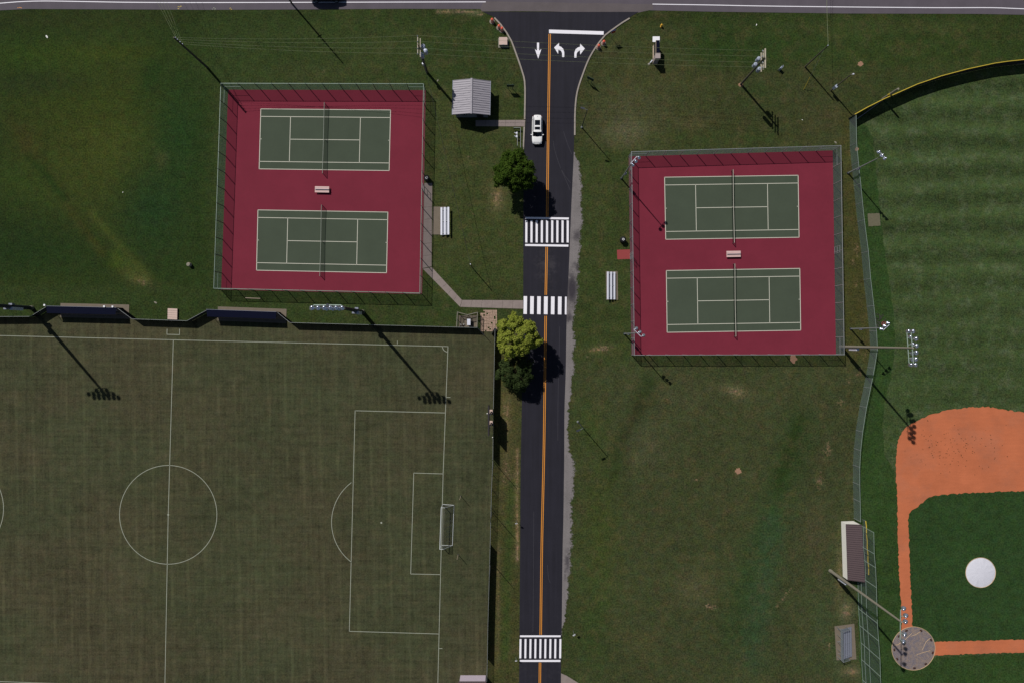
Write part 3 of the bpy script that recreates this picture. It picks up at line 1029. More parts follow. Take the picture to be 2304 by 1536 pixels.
def strip_slabs(a0, a1, b0, b1, n, gap=0.06):
    """quads between edge a0-a1 and edge b0-b1 (pixels)"""
    out = []
    for k in range(n):
        t0, t1 = (k + gap * .12) / n, (k + 1 - gap * .12) / n
        L = lambda p, q, t: (p[0] + (q[0] - p[0]) * t, p[1] + (q[1] - p[1]) * t)
        out.append([L(a0, a1, t0), L(a0, a1, t1), L(b0, b1, t1), L(b0, b1, t0)])
    return out


path(strip_slabs((1070, 271), (1182, 270.5), (1070, 284.5), (1181, 285), 5))
path(strip_slabs((955, 412), (951, 604), (972.5, 412), (971, 600), 7) + strip_slabs((951.3, 605), (1035, 690.5), (971.3, 601.5), (1039.5, 675.5), 6)
     + strip_slabs((1039.8, 675.3), (1177, 676), (1035.5, 690.8), (1177, 695), 6))

# paver patio by the soccer gate
mb = MB()
rnd = random.Random(11)
for i in range(11):
    for j in range(14):
        if rnd.random() < 0.07 or (j < 2 and i < 3 and rnd.random() < .6):
            continue
        x = 1081 + i * 3.4 + rnd.uniform(-.2, .2); y = 697.5 + j * 3.45 + rnd.uniform(-.2, .2)
        p = W(x + 1.6, y + 1.6)
        mb.box((p.x, p.y, 0.018 + rnd.uniform(0, .012)), (0.235, 0.24, 0.036), rnd.uniform(-.05, .05))
o = mb.build('pavers', M['paver']); o['kind'] = 'stuff'; o['label'] = 'small tan pavers of the patio beside the soccer gate'; o['category'] = 'pavers'

# ------------------------------------------------------------------ soccer markings
def sline(pts, w=0.1, name='field_line'):
    return ribbon([W(x, y) for x, y in pts], w, 0.0105).build(name, M['faded_paint'], soccer)


def sarc(cx, cy, rx, ry, a0, a1, n=64):
    pts = [(cx + rx * math.cos(a0 + (a1 - a0) * k / n), cy + ry * math.sin(a0 + (a1 - a0) * k / n)) for k in range(n + 1)]
    return sline(pts)


sline([(-700, 738), (0, 755), (500, 767), (1008, 779)])
sline([(1008, 778.3), (997, 1065), (985, 1540), (970, 2000)])
sline([(390, 764.5), (378.5, 1157), (371, 1540), (362, 1900)])
sarc(378.5, 1157, 109.5, 111, 0, 2 * math.pi, 96)
sline([(799, 923), (1002, 928)]); sline([(799, 922.4), (792.5, 1171), (786, 1419.6)]); sline([(786, 1419), (987, 1425)])
sline([(931, 1063), (997, 1065)]); sline([(931, 1062.4), (924, 1290.6)]); sline([(924, 1290), (991.5, 1291.5)])
sarc(858, 1174, 112, 112, math.radians(127), math.radians(233), 40)
sarc(-105, 1143, 113, 113, -0.9, 0.9, 40)
sarc(1008, 779, 12.5, 12.5, math.radians(93), math.radians(181), 10)
sline([(894, 766.5), (894, 774)]); sline([(1004, 893), (1013.5, 893.3)]); sline([(988, 1457.6), (995.5, 1457.8)])
sline([(376, 740), (375.6, 752.2)]); sline([(375, 752.3), (404.6, 753)]); sline([(404, 740), (403.8, 752.8)])
sline([(-400, 1518), (0, 1532), (371, 1545)])
for x, y in ((378.5, 1157), (858, 1175)):
    p = W(x, y)
    MB().poly([(p.x + .17 * math.cos(k * .524), p.y + .17 * math.sin(k * .524), 0.0112) for k in range(12)]).build('spot_mark', M['faded_paint'], soccer)


# ------------------------------------------------------------------ tennis courts
def lerp2(q, u, v):
    """q: TL TR BR BL pixels"""
    a = (q[0][0] + (q[1][0] - q[0][0]) * u, q[0][1] + (q[1][1] - q[0][1]) * u)
    b = (q[3][0] + (q[2][0] - q[3][0]) * u, q[3][1] + (q[2][1] - q[3][1]) * u)
    return (a[0] + (b[0] - a[0]) * v, a[1] + (b[1] - a[1]) * v)


def court(q, surf):
    px_poly(q, 0.0345).build('playing_area', M['court_green'], surf)

    def line(u0, v0, u1, v1, w=0.1, ext=0.0):
        a = W(*lerp2(q, u0, v0)); b = W(*lerp2(q, u1, v1))
        d = (b - a).normalized() * ext
        ribbon([a - d, b + d], w, 0.039).build('court_line', M['court_line'], surf)
    line(0, 0, 1, 0, 0.11, .05); line(0, 1, 1, 1, 0.11, .05); line(0, 0, 0, 1, 0.12); line(1, 0, 1, 1, 0.12)
    line(0, .125, 1, .125); line(0, .875, 1, .875)
    line(.2307, .125, .2307, .875); line(.7693, .125, .7693, .875); line(.2307, .5, .7693, .5)
    line(0, .5, .012, .5); line(.988, .5, 1, .5)


def tennis_net(q, label, tape):
    a = W(*lerp2(q, .5, -.083)); b = W(*lerp2(q, .5, 1.083))
    c = (a + b) / 2
    t = thing('tennis_net', label, 'net', (c.x, c.y, 0.03), 'nets across the tennis courts')
    h = 1.07
    for p in (a, b):
        MB().cyl((p.x, p.y, 0.03), (p.x, p.y, 0.03 + h), 0.05).build('post', M['post_green'], t)
    N = 12
    top, bot = [], []
    for k in range(N + 1):
        s_ = k / N
        p = a.lerp(b, s_)
        zz = h - 0.155 * (1 - abs(2 * s_ - 1) ** 1.3)
        top.append(Vector((p.x, p.y, 0.03 + zz))); bot.append(Vector((p.x, p.y, 0.05)))
    MB().strip(top, bot).build('netting', M['tennis_net'], t)
    mb = MB()
    for p0, p1 in zip(top[:-1], top[1:]):
        mb.beam(p0 - (p1 - p0) * .02, p1 + (p1 - p0) * .02, 0.055, 0.06)
    mb.build('tape', tape, t)
    MB().box((c.x, c.y, 0.03 + .46), (0.05, 0.06, 0.9)).build('strap', M['court_line'], t)
    return t


FH = 3.1
LC_TOP = [(497, 188), (953, 189), (944.5, 659.5), (481, 649)]
RC_TOP = [(1421, 342), (1892, 328), (1899.5, 797.5), (1427.7, 798.5)]
LC = [W(x, y, FH) for x, y in LC_TOP]
RC = [W(x, y, FH) for x, y in RC_TOP]
surfL = struct('tennis_court', MB().prism([(p.x, p.y) for p in LC], 0.0, 0.03), M['court_red'])
surfR = struct('tennis_court', MB().prism([(p.x, p.y) for p in RC], 0.0, 0.03), M['court_red'])
COURTS = [([(587.0, 245.7), (878.8, 248.2), (875.6, 384.4), (583.2, 380.6)], surfL),
          ([(580.5, 472.9), (872.7, 477.8), (869.7, 614.2), (577.3, 608.4)], surfL),
          ([(1495.2, 399.4), (1795.6, 395), (1797.7, 534.3), (1497.8, 538.9)], surfR),
          ([(1499.1, 609.2), (1799.3, 604.4), (1801.4, 743), (1501, 747.8)], surfR)]
for q, s_ in COURTS:
    court(q, s_)
grey_tape = pm('grey_net_tape', C(150, 156, 146), 0.8)
tennis_net(COURTS[0][0], 'dark tennis net on the upper court of the western pair, north of the bench', grey_tape)
tennis_net(COURTS[1][0], 'dark tennis net on the lower court of the western pair, south of the bench', grey_tape)
tennis_net(COURTS[2][0], 'white-taped tennis net on the upper court of the eastern pair', M['court_line'])
tennis_net(COURTS[3][0], 'white-taped tennis net on the lower court of the eastern pair', M['court_line'])
struct('painted_pad', MB().prism([(W(x, y).x, W(x, y).y) for x, y in [(1388, 562.5), (1417, 561.5), (1418, 583), (1389, 584)]], 0, 0.04), M['red_pad'])

# ------------------------------------------------------------------ fences
_postcache = {}


def post_mesh(h, r, mat):
    k = (round(h, 3), r, mat.name)
    if k not in _postcache:
        _postcache[k] = MB().cyl((0, 0, 0), (0, 0, h), r, r * .95, 8).mesh('post', mat)
    return _postcache[k]


def fence(name, label, cat, pts, h, spacing, cloth, postm, railm, closed=False, group=None, post_r=0.045, rail_r=0.035, rails=(1.0,), gates=()):
    """pts: world base points"""
    P = [Vector((p[0], p[1], 0)) for p in pts]
    if closed:
        P = P + [P[0]]
    t = thing(name, label, cat, P[0], group)
    me = post_mesh(h + 0.05, post_r, postm)
    for a, b in zip(P[:-1], P[1:]):
        n = max(1, round((b - a).length / spacing))
        for k in range(n):
            place('post', me, t, a.lerp(b, k / n) - P[0])
        MB().strip([(a.x, a.y, h - .02), (b.x, b.y, h - .02)], [(a.x, a.y, 0.04), (b.x, b.y, 0.04)]).build('fence_cloth', cloth, t)
    if not closed:
        place('post', me, t, P[-1] - P[0])
    for rz in rails:
        for a, b in zip(P[:-1], P[1:]):
            MB().cyl((a.x, a.y, h * rz), (b.x, b.y, h * rz), rail_r, n=6).build('rail', railm, t)
    return t


def court_fence(P, label, cloth, postm, railm):
    t = fence('tennis_court_fence', label, 'fence', [(p.x, p.y) for p in P], FH, 3.05, cloth, postm, railm, closed=True,
              group='chain link fences round the tennis courts', post_r=0.065, rail_r=0.05)
    # brace rails in the corner bays
    n = 4
    for i in range(n):
        for j in (-1, 1):
            a = P[i].copy(); b = P[(i + j) % n].copy()
            d = (b - a); d.z = 0
            d.normalize()
            a.z = 0; 
            MB().cyl((a.x, a.y, FH * .52), (a.x + d.x * 3.05, a.y + d.y * 3.05, FH * .52), 0.03, n=6).build('brace', railm, t)
    return t


fl = court_fence(LC, 'green chain link fence round the western red tennis courts', M['chain_left'], M['post_green'], M['rail_green'])
fr = court_fence(RC, 'grey chain link fence round the eastern red tennis courts', M['chain_right'], M['galv'], M['galv'])
# gate frames in the court fences
for t, a, b, lab in ((fl, LC[1], LC[2], 'w'), (fr, RC[1], RC[2], 'e'), (fr, RC[0], RC[3], 'w')):
    s0 = 0.47 if t is fl else (0.475 if lab == 'e' else 0.49)
    p0 = a.lerp(b, s0); p1 = a.lerp(b, s0 + 0.032)
    mb = MB()
    for p in (p0, p1):
        mb.cyl((p.x, p.y, 0.03), (p.x, p.y, 2.15), 0.045)
    for z in (0.2, 1.15, 2.15):
        mb.cyl((p0.x, p0.y, z), (p1.x, p1.y, z), 0.035, n=6)
    mb.build('gate', M['galv'], t)

# ball field fence along left field
lf = smooth_line([Vector((*W(x, y).to_2d(), 0)) for x, y in LFB], 2.9)
LFH = 2.45
fence('left_field_fence', 'long curving grey chain link fence beside the left field foul line', 'fence', lf, LFH, 9.0, M['chain_field'], M['galv'], M['rail_green'], post_r=0.045)
# outfield wall
ow = [Vector((p.x, p.y, 0)) for p in wall_base]
ow = smooth_line(ow, 2.6)
t = thing('outfield_wall', 'curved black screened outfield fence with a yellow cap', 'fence', ow[0])
me = post_mesh(2.3, 0.05, M['dark_steel'])
for p in ow:
    place('post', me, t, p - ow[0])
MB().strip([(p.x, p.y, 2.28) for p in ow], [(p.x, p.y, 0.02) for p in ow]).build('windscreen', M['windscreen'], t)
MB().tube([(p.x, p.y, 2.33) for p in ow], 0.075, 8).build('yellow_cap', M['yellow_cap'], t)
MB().tube([(p.x, p.y - .06, 0.5) for p in ow[9:]], 0.02, 5).build('tension_wire', M['galv'], t)
# tall grey post behind the wall and the fallen rail inside it
p = W(1986, 223)
t = thing('foul_pole', 'stout grey pole standing just behind the yellow-capped outfield fence', 'pole', p)
MB().cyl(p, p + Vector((0, 0, 5.0)), 0.2, 0.18, 10).build('shaft', M['pole_concrete'], t)
MB().cyl(p + Vector((0, 0, 1.9)), p + Vector((0, 0, 2.6)), 0.21, n=10).build('band', M['yellow_cap'], t)
a, b = W(1928, 268), W(1982, 229)
tag(MB().cyl((a.x, a.y, 0.12), (b.x, b.y, 0.12), 0.07, n=8).build('pipe', M['alu_dull']), 'grey pipe lying along the foot of the outfield fence', 'pipe')

# tall netting behind the third base dugout
NH = 6.4
top = [(1966, 1197), (1967, 1245), (1970, 1276), (1972, 1321), (1974, 1401), (1977, 1441), (1980, 1482), (1981, 1521), (1984, 1570), (1990, 1640)]
bp = [W(x, y, NH) for x, y in top]
bp = [Vector((p.x, p.y, 0)) for p in bp]
t = thing('backstop_net', 'tall grey protective netting on posts beside the brown-roofed dugout', 'net', bp[0])
me = post_mesh(NH, 0.06, M['rail_green'])
for p in bp:
    place('post', me, t, p - bp[0])
MB().strip([(p.x, p.y, NH) for p in bp], [(p.x, p.y, 0.05) for p in bp]).build('netting', M['net_tall'], t)
for z in (0.08, 1.25, 2.9, NH):
    MB().tube([(p.x, p.y, z) for p in bp], 0.035, 6).build('rail', M['rail_green'], t)

# low fence with a yellow cap in front of the dugout
q = [W(1940 + 6.5 * k / 8 + (0.9 if k % 2 else 0), 1167 + 120 * k / 8, 0) for k in range(9)]
t = thing('dugout_rail', 'low fence with a wavy yellow cap in front of the brown dugout', 'fence', q[0])
me = post_mesh(1.2, 0.035, M['galv'])
for p in q:
    place('post', me, t, p - q[0])
MB().strip([(p.x, p.y, 1.2) for p in q], [(p.x, p.y, 0.05) for p in q]).build('fence_cloth', M['chain_field'], t)
MB().tube([(p.x, p.y, 1.23) for p in q], 0.08, 8).build('yellow_cap', M['yellow_cap'], t)


# soccer field fences
def screen_fence(label, pts, h=1.9, cloth='windscreen', group='dark screened fences round the soccer field'):
    return fence('soccer_field_fence', label, 'fence', [W(x, y).to_2d() for x, y in pts], h, 3.0, M[cloth], M['dark_steel'], M['galv'], group=group, post_r=0.04, rail_r=0.03)


screen_fence('black screened fence along the soccer field, left of the first dugout shelter', [(-260, 715), (85, 713), (121, 691)])
screen_fence('black screened fence between the two navy dugout shelters', [(277, 694), (310, 718.5), (432, 722.5), (477, 698)])
screen_fence('long black screened fence from the second dugout shelter to the gate pen', [(631, 703), (660, 726.5), (1030, 736.5), (1075, 737.5)])
screen_fence('black screened fence along the road beside the yellow-green tree', [(1114.5, 738), (1113, 800), (1110.5, 930), (1109.5, 1030)], 2.05)
fence('soccer_field_fence', 'see-through chain link stretch of the roadside fence behind the goal', 'fence', [W(x, y).to_2d() for x, y in [(1109.3, 1031), (1106.5, 1100), (1103.5, 1224)]], 2.05, 3.0,
      M['chain_field'], M['dark_steel'], M['galv'], group='dark screened fences round the soccer field', post_r=0.04, rail_r=0.03)
screen_fence('black screened fence along the road south of the goal', [(1103.4, 1225), (1098.5, 1400), (1097.3, 1480)], 2.05)
fence('soccer_field_fence', 'chain link fence stub at the white-walled shed by the bottom edge', 'fence', [W(x, y).to_2d() for x, y in [(1097.2, 1481), (1095.5, 1536), (1092, 1640)]], 2.05, 3.0,
      M['chain_field'], M['dark_steel'], M['galv'], group='dark screened fences round the soccer field', post_r=0.04, rail_r=0.03)
# open gate leaves
for lab, a, b in (('black screened gate leaf swung open beside the gate pen', (1075.5, 738), (1091, 755)), ('small black gate leaf swung open at the patio corner', (1113, 739), (1106.5, 752))):
    p0, p1 = W(*a), W(*b)
    t = thing('gate_leaf', lab, 'gate', p0, 'open gate leaves of the soccer field')
    MB().strip([(p0.x, p0.y, 1.95), (p1.x, p1.y, 1.95)], [(p0.x, p0.y, .08), (p1.x, p1.y, .08)]).build('windscreen', M['windscreen'], t)
    mb = MB()
    for p in (p0, p1):
        mb.cyl((p.x, p.y, 0.02), (p.x, p.y, 2.0), 0.035, n=6)
    for z in (.1, 2.0):
        mb.cyl((p0.x, p0.y, z), (p1.x, p1.y, z), 0.03, n=6)
    mb.build('gate_frame', M['dark_steel'], t)
# gate pen with floor slab and counter
pen = [(1029, 736), (1031, 703.5), (1053, 709.5), (1075.5, 704), (1074.5, 736)]
P = [W(x, y) for x, y in pen]
t = fence('gate_pen', 'small open pen of grey posts and rails by the soccer gate', 'pen', [(p.x, p.y) for p in P], 1.9, 1.4, M['chain_field'], M['galv'], M['pole_concrete'], post_r=0.05, rail_r=0.06, rails=(1.0, .5))
for k in range(4):
    for j in range(3):
        x0, x1 = 1032 + k * 10.4, 1041.8 + k * 10.4
        y0, y1 = (710 + j * 8.7), (718.2 + j * 8.7)
        MB().prism([(W(x, y).x, W(x, y).y) for x, y in ((x0, y0), (x1, y0), (x1, y1), (x0, y1))], 0.0, 0.03).build('slab', M['pad'], t)
p = W(1055.5, 725)
c = thing('ticket_counter', 'white-topped counter standing inside the gate pen', 'counter', p)
MB().box((p.x, p.y, 0.5), (0.5, 1.0, 0.94)).build('cabinet', M['navy'], c)
MB().box((p.x, p.y, 1.0), (0.6, 1.12, 0.06)).build('counter_top', M['alu'], c)
for x, y, lab in ((1043.5, 729.5, 'small pale bucket at the left inside the gate pen'), (1037.5, 730, 'small pale tray at the far left inside the gate pen')):
    p = W(x, y)
    k = thing('bucket', lab, 'bucket', p)
    MB().lathe([(0.12, 0.0), (0.15, 0.28), (0.13, 0.28), (0.10, 0.03)], p + Vector((0, 0, .03)), 10).build('pail', M['paper'], k)
    MB().tube([p + Vector((0.15 * math.cos(a), 0.0, 0.31 + 0.12 * math.sin(a))) for a in np.linspace(0, math.pi, 7)], 0.01, 5).build('handle', M['galv'], k)

# thin tall poles behind the goal line fence
for k, (x, y) in enumerate(((1111, 1038), (1106.5, 1150), (1104.5, 1263))):
    p = W(x, y)
    t = thing('net_pole', ['thin tall pole at the north end of the see-through fence', 'thin tall pole midway along the see-through fence', 'thin tall pole by the southern black fence'][k], 'pole', p, 'ball stop poles on the roadside fence')
    MB().cyl(p, p + Vector((0, 0, 7.2)), 0.055, 0.045, 8).build('shaft', M['dark_steel'], t)
    MB().cyl(p + Vector((0, 0, 7.2)), p + Vector((0, 0, 7.28)), 0.07, n=8).build('cap', M['dark_steel'], t)

# dugout shelters of the soccer field
for k, (x0, y0, x1, y1, lab) in enumerate(((122, 690, 277, 693.5, 'navy dugout shelter, the left one of two on the soccer touchline'), (476, 697.5, 631, 703, 'navy dugout shelter, the right one of two on the soccer touchline'))):
    a, b = W(x0, y0), W(x1, y1)
    t = thing('dugout_shelter', lab, 'shelter', (a + b) / 2, 'dugout shelters on the soccer touchline')
    d = (b - a).normalized(); nrm = Vector((d.y, -d.x, 0))       # towards the field
    pad = [a - nrm * 0.65 + d * 1.15, b - nrm * 0.65 + d * 1.1, b + nrm * 1.9 + d * 1.1, a + nrm * 1.9 + d * 1.15]
    MB().prism([(q.x, q.y) for q in pad], 0, 0.05).build('slab', M['pad'], t)
    MB().strip([(a.x, a.y, 2.1), (b.x, b.y, 2.1)], [(a.x, a.y, .05), (b.x, b.y, .05)]).build('back_screen', M['navy_screen'], t)
    f0, f1 = a + nrm * 1.25 + d * .3, b + nrm * 1.25
    MB().add([(a.x, a.y, 2.12), (b.x, b.y, 2.12), (f1.x, f1.y, 2.35), (f0.x, f0.y, 2.35)], [(0, 3, 2, 1)]).build('canopy', M['navy'], t)
    for q, z in ((a, 2.12), (b, 2.12), (f0, 2.35), (f1, 2.35), ((a + b) / 2, 2.12), ((f0 + f1) / 2, 2.35)):
        MB().cyl((q.x, q.y, .03), (q.x, q.y, z), 0.04, n=6).build('post', M['dark_steel'], t)
    MB().cyl((f0.x, f0.y, 2.37), (f1.x, f1.y, 2.37), 0.035, n=6).build('front_rail', M['navy'], t)
    MB().cyl((a.x, a.y, 2.15), (b.x, b.y, 2.15), 0.035, n=6).build('back_rail', M['alu_dull'], t)
    c0, c1 = a + nrm * .45 + d * 1.5, b + nrm * .45 - d * .8
    MB().beam((c0.x, c0.y, .45), (c1.x, c1.y, .45), .3, .05).build('bench', M['alu_dull'], t)
    for s_ in ((-0.2,), (10.4,), (11.9,)) if k == 0 else ():
        q = a + d * s_[0] - nrm * .15
        MB().box((q.x, q.y, 2.25), (.3, .3, .22)).build('lamp', M['white'], t)

# ------------------------------------------------------------------ buildings
# toilet block with the silver gable roof
def toilet_block():
    z_e, z_r = 2.5, 3.6
    # roof corners (image) at eave height
    nw, ne, se, sw = W(1020, 181, z_e), W(1103, 182.5, z_e), W(1101.5, 259.5, z_e), W(1018, 258.5, z_e)
    rn, rs = W(1061, 177, z_r), W(1060, 255.5, z_r)
    o = (nw + se) / 2
    t = thing('toilet_block', 'small square building with a silver ribbed metal gable roof', 'building', (o.x, o.y, 0))
    ov = 0.35
    wn_, we = min(nw.y, ne.y) - ov, max(nw.x, sw.x) + ov
    x0, x1, y0, y1 = we, min(ne.x, se.x) - ov, max(sw.y, se.y) + ov, wn_
    t_w = 0.2
    xm = (rn.x + rs.x) / 2
    # walls: a box with gables
    zt = 2.42
    MB().add([(x0, y0, 0), (x1, y0, 0), (x1, y0, zt), (xm, y0, z_r - .12), (x0, y0, zt)], [(0, 1, 2, 3, 4)]).build('south_wall', M['wall_grey'], t)
    MB().add([(x0, y1, 0), (x1, y1, 0), (x1, y1, zt), (xm, y1, z_r - .12), (x0, y1, zt)], [(4, 3, 2, 1, 0)]).build('north_wall', M['wall_grey'], t)
    MB().add([(x0, y0, 0), (x0, y1, 0), (x0, y1, zt), (x0, y0, zt)], [(3, 2, 1, 0)]).build('west_wall', M['wall_grey'], t)
    MB().add([(x1, y0, 0), (x1, y1, 0), (x1, y1, zt), (x1, y0, zt)], [(0, 1, 2, 3)]).build('east_wall', M['wall_grey'], t)
    dx = xm + 1.4
    d = MB().box((dx, y0 - .02, 1.06), (1.0, .06, 2.05)).build('door', M['door_dark'], t)
    MB().box((dx + .38, y0 - .08, 1.0), (.06, .08, .14)).build('handle', M['galv'], d)
    f = MB().box((dx, y0 - .012, 1.1), (1.2, .04, 2.18)).build('door_frame', M['dark_steel'], t)
    for s_ in (-.2, .2):
        l_ = MB().box((xm - 1.35 + s_, y0 - .08, 2.0), (.16, .16, .2)).build('wall_lamp', M['alu'], t)
    w = MB().box((xm - 1.35, y0 - .03, 1.5), (.8, .06, .5)).build('vent', M['dark_steel'], t)
    th = Vector((0, 0, 0.06))
    for nm, a, b, c, e in (('roof', nw, rn, rs, sw), ('roof', rn, ne, se, rs)):
        r = MB().add([a, b, c, e, a - th, b - th, c - th, e - th], [(3, 2, 1, 0), (4, 5, 6, 7), (0, 1, 5, 4), (2, 3, 7, 6), (1, 2, 6, 5), (3, 0, 4, 7)]).build('roof', M['roof_silver'], t)
        N = 15
        for k in range(N + 1):
            s_ = 0.01 + 0.98 * k / N
            p, q = a.lerp(e, s_), b.lerp(c, s_)
            MB().beam(p + Vector((0, 0, .03)), q + Vector((0, 0, .03)), .06, .045).build('roof_rib', M['roof_seam'], r)
    MB().beam(rn + Vector((0, .05, .05)), rs + Vector((0, -.05, .05)), .32, .06).build('ridge_cap', M['roof_silver'], t)
    for a, b in ((nw, sw), (ne, se)):
        s_ = -1 if a is nw else 1
        MB().beam(a + Vector((s_ * .06, 0, -.06)), b + Vector((s_ * .06, 0, -.06)), .11, .1).build('gutter', M['alu_dull'], t)


toilet_block()


def ball_dugout():
    zw, ze = 1.75, 2.4
    nw, ne, se, sw = W(1892.5, 1172), W(1920, 1171), W(1927, 1298), W(1896.5, 1296)
    o = (nw + se) / 2
    t = thing('ball_dugout', 'long cream-walled dugout with a brown ribbed metal roof', 'dugout', (o.x, o.y, 0))

    def up(p, z):
        return Vector((p.x, p.y, z))
    MB().add([nw, sw, up(sw, zw), up(nw, zw)], [(0, 1, 2, 3)]).build('west_wall', M['cream'], t)
    MB().add([nw, ne, up(ne, ze), up(nw, zw)], [(3, 2, 1, 0)]).build('north_wall', M['cream'], t)
    MB().add([sw, se, up(se, ze), up(sw, zw)], [(0, 1, 2, 3)]).build('south_wall', M['cream'], t)
    for k in range(5):
        p = ne.lerp(se, (k + .02) / 4.04)
        MB().cyl(up(p, 0), up(p, ze - .05), .05, n=6).build('post', M['dark_steel'], t)
    a, b, c, d = up(nw, zw + .04), up(ne, ze + .04), up(se, ze + .04), up(sw, zw + .04)
    e = (b - a).normalized()
    b, c = b + e * .25, c + e * .25
    a, d = a - e * .05, d - e * .05
    th = Vector((0, 0, .06))
    r = MB().add([a, b, c, d, a + th, b + th, c + th, d + th], [(0, 1, 2, 3), (7, 6, 5, 4), (0, 4, 5, 1), (1, 5, 6, 2), (2, 6, 7, 3), (3, 7, 4, 0)]).build('roof', M['roof_brown'], t)
    for k in range(27):
        s_ = .01 + .98 * k / 26
        MB().beam(a.lerp(d, s_) + th * 1.3, b.lerp(c, s_) + th * 1.3, .06, .06).build('roof_rib', M['rib_brown'], r)
    p0, p1 = nw.lerp(ne, .35), sw.lerp(se, .35)
    MB().beam((p0.x, p0.y - .5, .45), (p1.x, p1.y + .5, .45), .35, .05).build('bench', M['alu_dull'], t)


ball_dugout()

# shed at the bottom edge
a, b = W(1036, 1518), W(1093, 1519.5)
t = thing('shed', 'shed with a pale lavender wall and brown roof at the bottom edge', 'shed', (a + b) / 2)
dpt = 3.6
MB().box(((a.x + b.x) / 2, a.y - dpt / 2, 1.2), (b.x - a.x, dpt, 2.4)).build('wall', pm('pale_lavender_siding', C(200, 186, 200), .7, var=.06), t)
rf = MB().box(((a.x + b.x) / 2, a.y - dpt / 2 - .02, 2.45), (b.x - a.x + .35, dpt + .25, .1)).build('roof', M['roof_brown'], t)
for k in range(12):
    x = a.x - .1 + (b.x - a.x + .2) * k / 11
    MB().box((x, a.y - dpt / 2, 2.52), (.05, dpt + .2, .05)).build('roof_rib', M['roof_brown'], rf)

# ------------------------------------------------------------------ seats
def bleacher(base, rows, length, depth, rise, z0, rz, label, seatm, pad=None, rail=False, gap=0.32):
    """local: +y rows go up and back, x along"""
    t = thing('bleacher', label, 'bleacher', base, 'bleachers', rz)
    def part(mb, nm, mat):
        o = bpy.data.objects.new(nm, mb.mesh(nm, mat)); COL.objects.link(o); o.parent = t
        return o
    for k in range(rows):
        y = k * depth; z = z0 + k * rise
        part(MB().box((0, y, z), (length, gap, .05)), 'seat_plank', seatm)
        if k > 0 or rows > 3:
            part(MB().box((0, y - depth * .5, max(.12, z - .32)), (length, .22, .04)), 'foot_plank', M['alu_dull'])
    nf = 3 if length < 6 else 4
    for k in range(nf):
        x = -length * .42 + length * .84 * k / (nf - 1)
        mb = MB()
        yb = (rows - 1) * depth
        mb.beam((x, -.15, .06), (x, yb + .2, .06), .06, .06)
        mb.beam((x, -.15, z0 - .06), (x, yb, z0 + (rows - 1) * rise - .06), .06, .06)
        for j in range(rows):
            mb.beam((x, j * depth, .06), (x, j * depth, z0 + j * rise - .03), .05, .05)
        part(mb, 'frame', M['galv'])
    if rail:
        yb = (rows - 1) * depth + .3
        zt = z0 + (rows - 1) * rise
        mb = MB()
        for k in range(5):
            x = -length / 2 + length * k / 4
            mb.cyl((x, yb, .05), (x, yb, zt + 1.0), .03, n=6)
        for z in (zt + .25, zt + .62, zt + 1.0):
            mb.cyl((-length / 2, yb, z), (length / 2, yb, z), .03, n=6)
        part(mb, 'back_rail', M['galv'])
        part(MB().strip([(-length / 2, yb, zt + 1), (length / 2, yb, zt + 1)], [(-length / 2, yb, zt - .1), (length / 2, yb, zt - .1)]), 'back_mesh', M['chain_right'])
        for s_ in (-1, 1):
            x = s_ * (length / 2 + .05)
            mb = MB()
            mb.cyl((x, 0.7, z0 + rise + .95), (x, yb, zt + 1.0), .03, n=6)
            mb.cyl((x, 0.7, .05), (x, 0.7, z0 + rise + .95), .03, n=6)
            mb.cyl((x, yb, .05), (x, yb, zt + 1), .03, n=6)
            part(mb, 'side_rail', M['galv'])
            part(MB().add([(x, .7, z0 + rise), (x, yb, zt), (x, yb, zt + 1), (x, .7, z0 + rise + .95)], [(0, 1, 2, 3)]), 'side_mesh', M['chain_right'])
    return t


struct('bleacher_pad', MB().prism([(W(x, y).x, W(x, y).y) for x, y in [(974.5, 465.5), (1003, 465.5), (1001, 528.5), (972.5, 528)]], 0, .04), M['pad'])
p = W(993.8, 499)
bleacher((p.x, p.y, .04), 3, 4.95, .64, .2, .42, math.radians(-90), 'low three-row white aluminium bleacher beside the western courts', M['alu'])
struct('bleacher_pad', MB().prism([(W(x, y).x, W(x, y).y) for x, y in [(1363, 611), (1389.5, 611), (1390.5, 675), (1364, 675)]], 0, .04), M['pad'])
p = W(1381.5, 643.5)
bleacher((p.x, p.y, .04), 3, 4.95, .62, .2, .42, math.radians(90), 'low three-row pale bleacher beside the eastern courts', M['alu'])
struct('bleacher_pad', MB().prism([(W(x, y).x, W(x, y).y) for x, y in [(1877.5, 1408), (1922, 1402), (1926.5, 1482), (1882, 1484)]], 0, .04), M['pad'])
p = W(1911, 1441)
bleacher((p.x, p.y, .04), 5, 5.3, .5, .25, .42, math.radians(91), 'weathered grey five-row bleacher with guard rails behind the tall netting', M['alu_dull'], rail=True, gap=.27)


def bench(px, py, label, rz, mat):
    p = W(px, py)
    t = thing('court_bench', label, 'bench', (p.x, p.y, .03), 'benches between the tennis courts', rz)
    def part(mb, nm, m_):
        o = bpy.data.objects.new(nm, mb.mesh(nm, m_)); COL.objects.link(o); o.parent = t
    for y in (-.42, -.14, .14, .42):
        part(MB().box((0, y, .46), (2.55, .25, .05)), 'seat_plank', mat)
    part(MB().box((0, 0, .62), (2.45, .05, .16)), 'divider', M['alu_dull'])
    for x in (-1.0, 1.0):
        mb = MB()
        for y in (-.45, .45):
            mb.box((x, y, .22), (.07, .07, .44))
        mb.box((x, 0, .41), (.07, 1.0, .05))
        part(mb, 'leg', M['galv'])


bench(726.2, 428, 'pale double bench in the middle of the western courts', math.radians(-1), M['bench'])
bench(1648.6, 572.5, 'pale double bench in the middle of the eastern courts', math.radians(1), M['bench'])


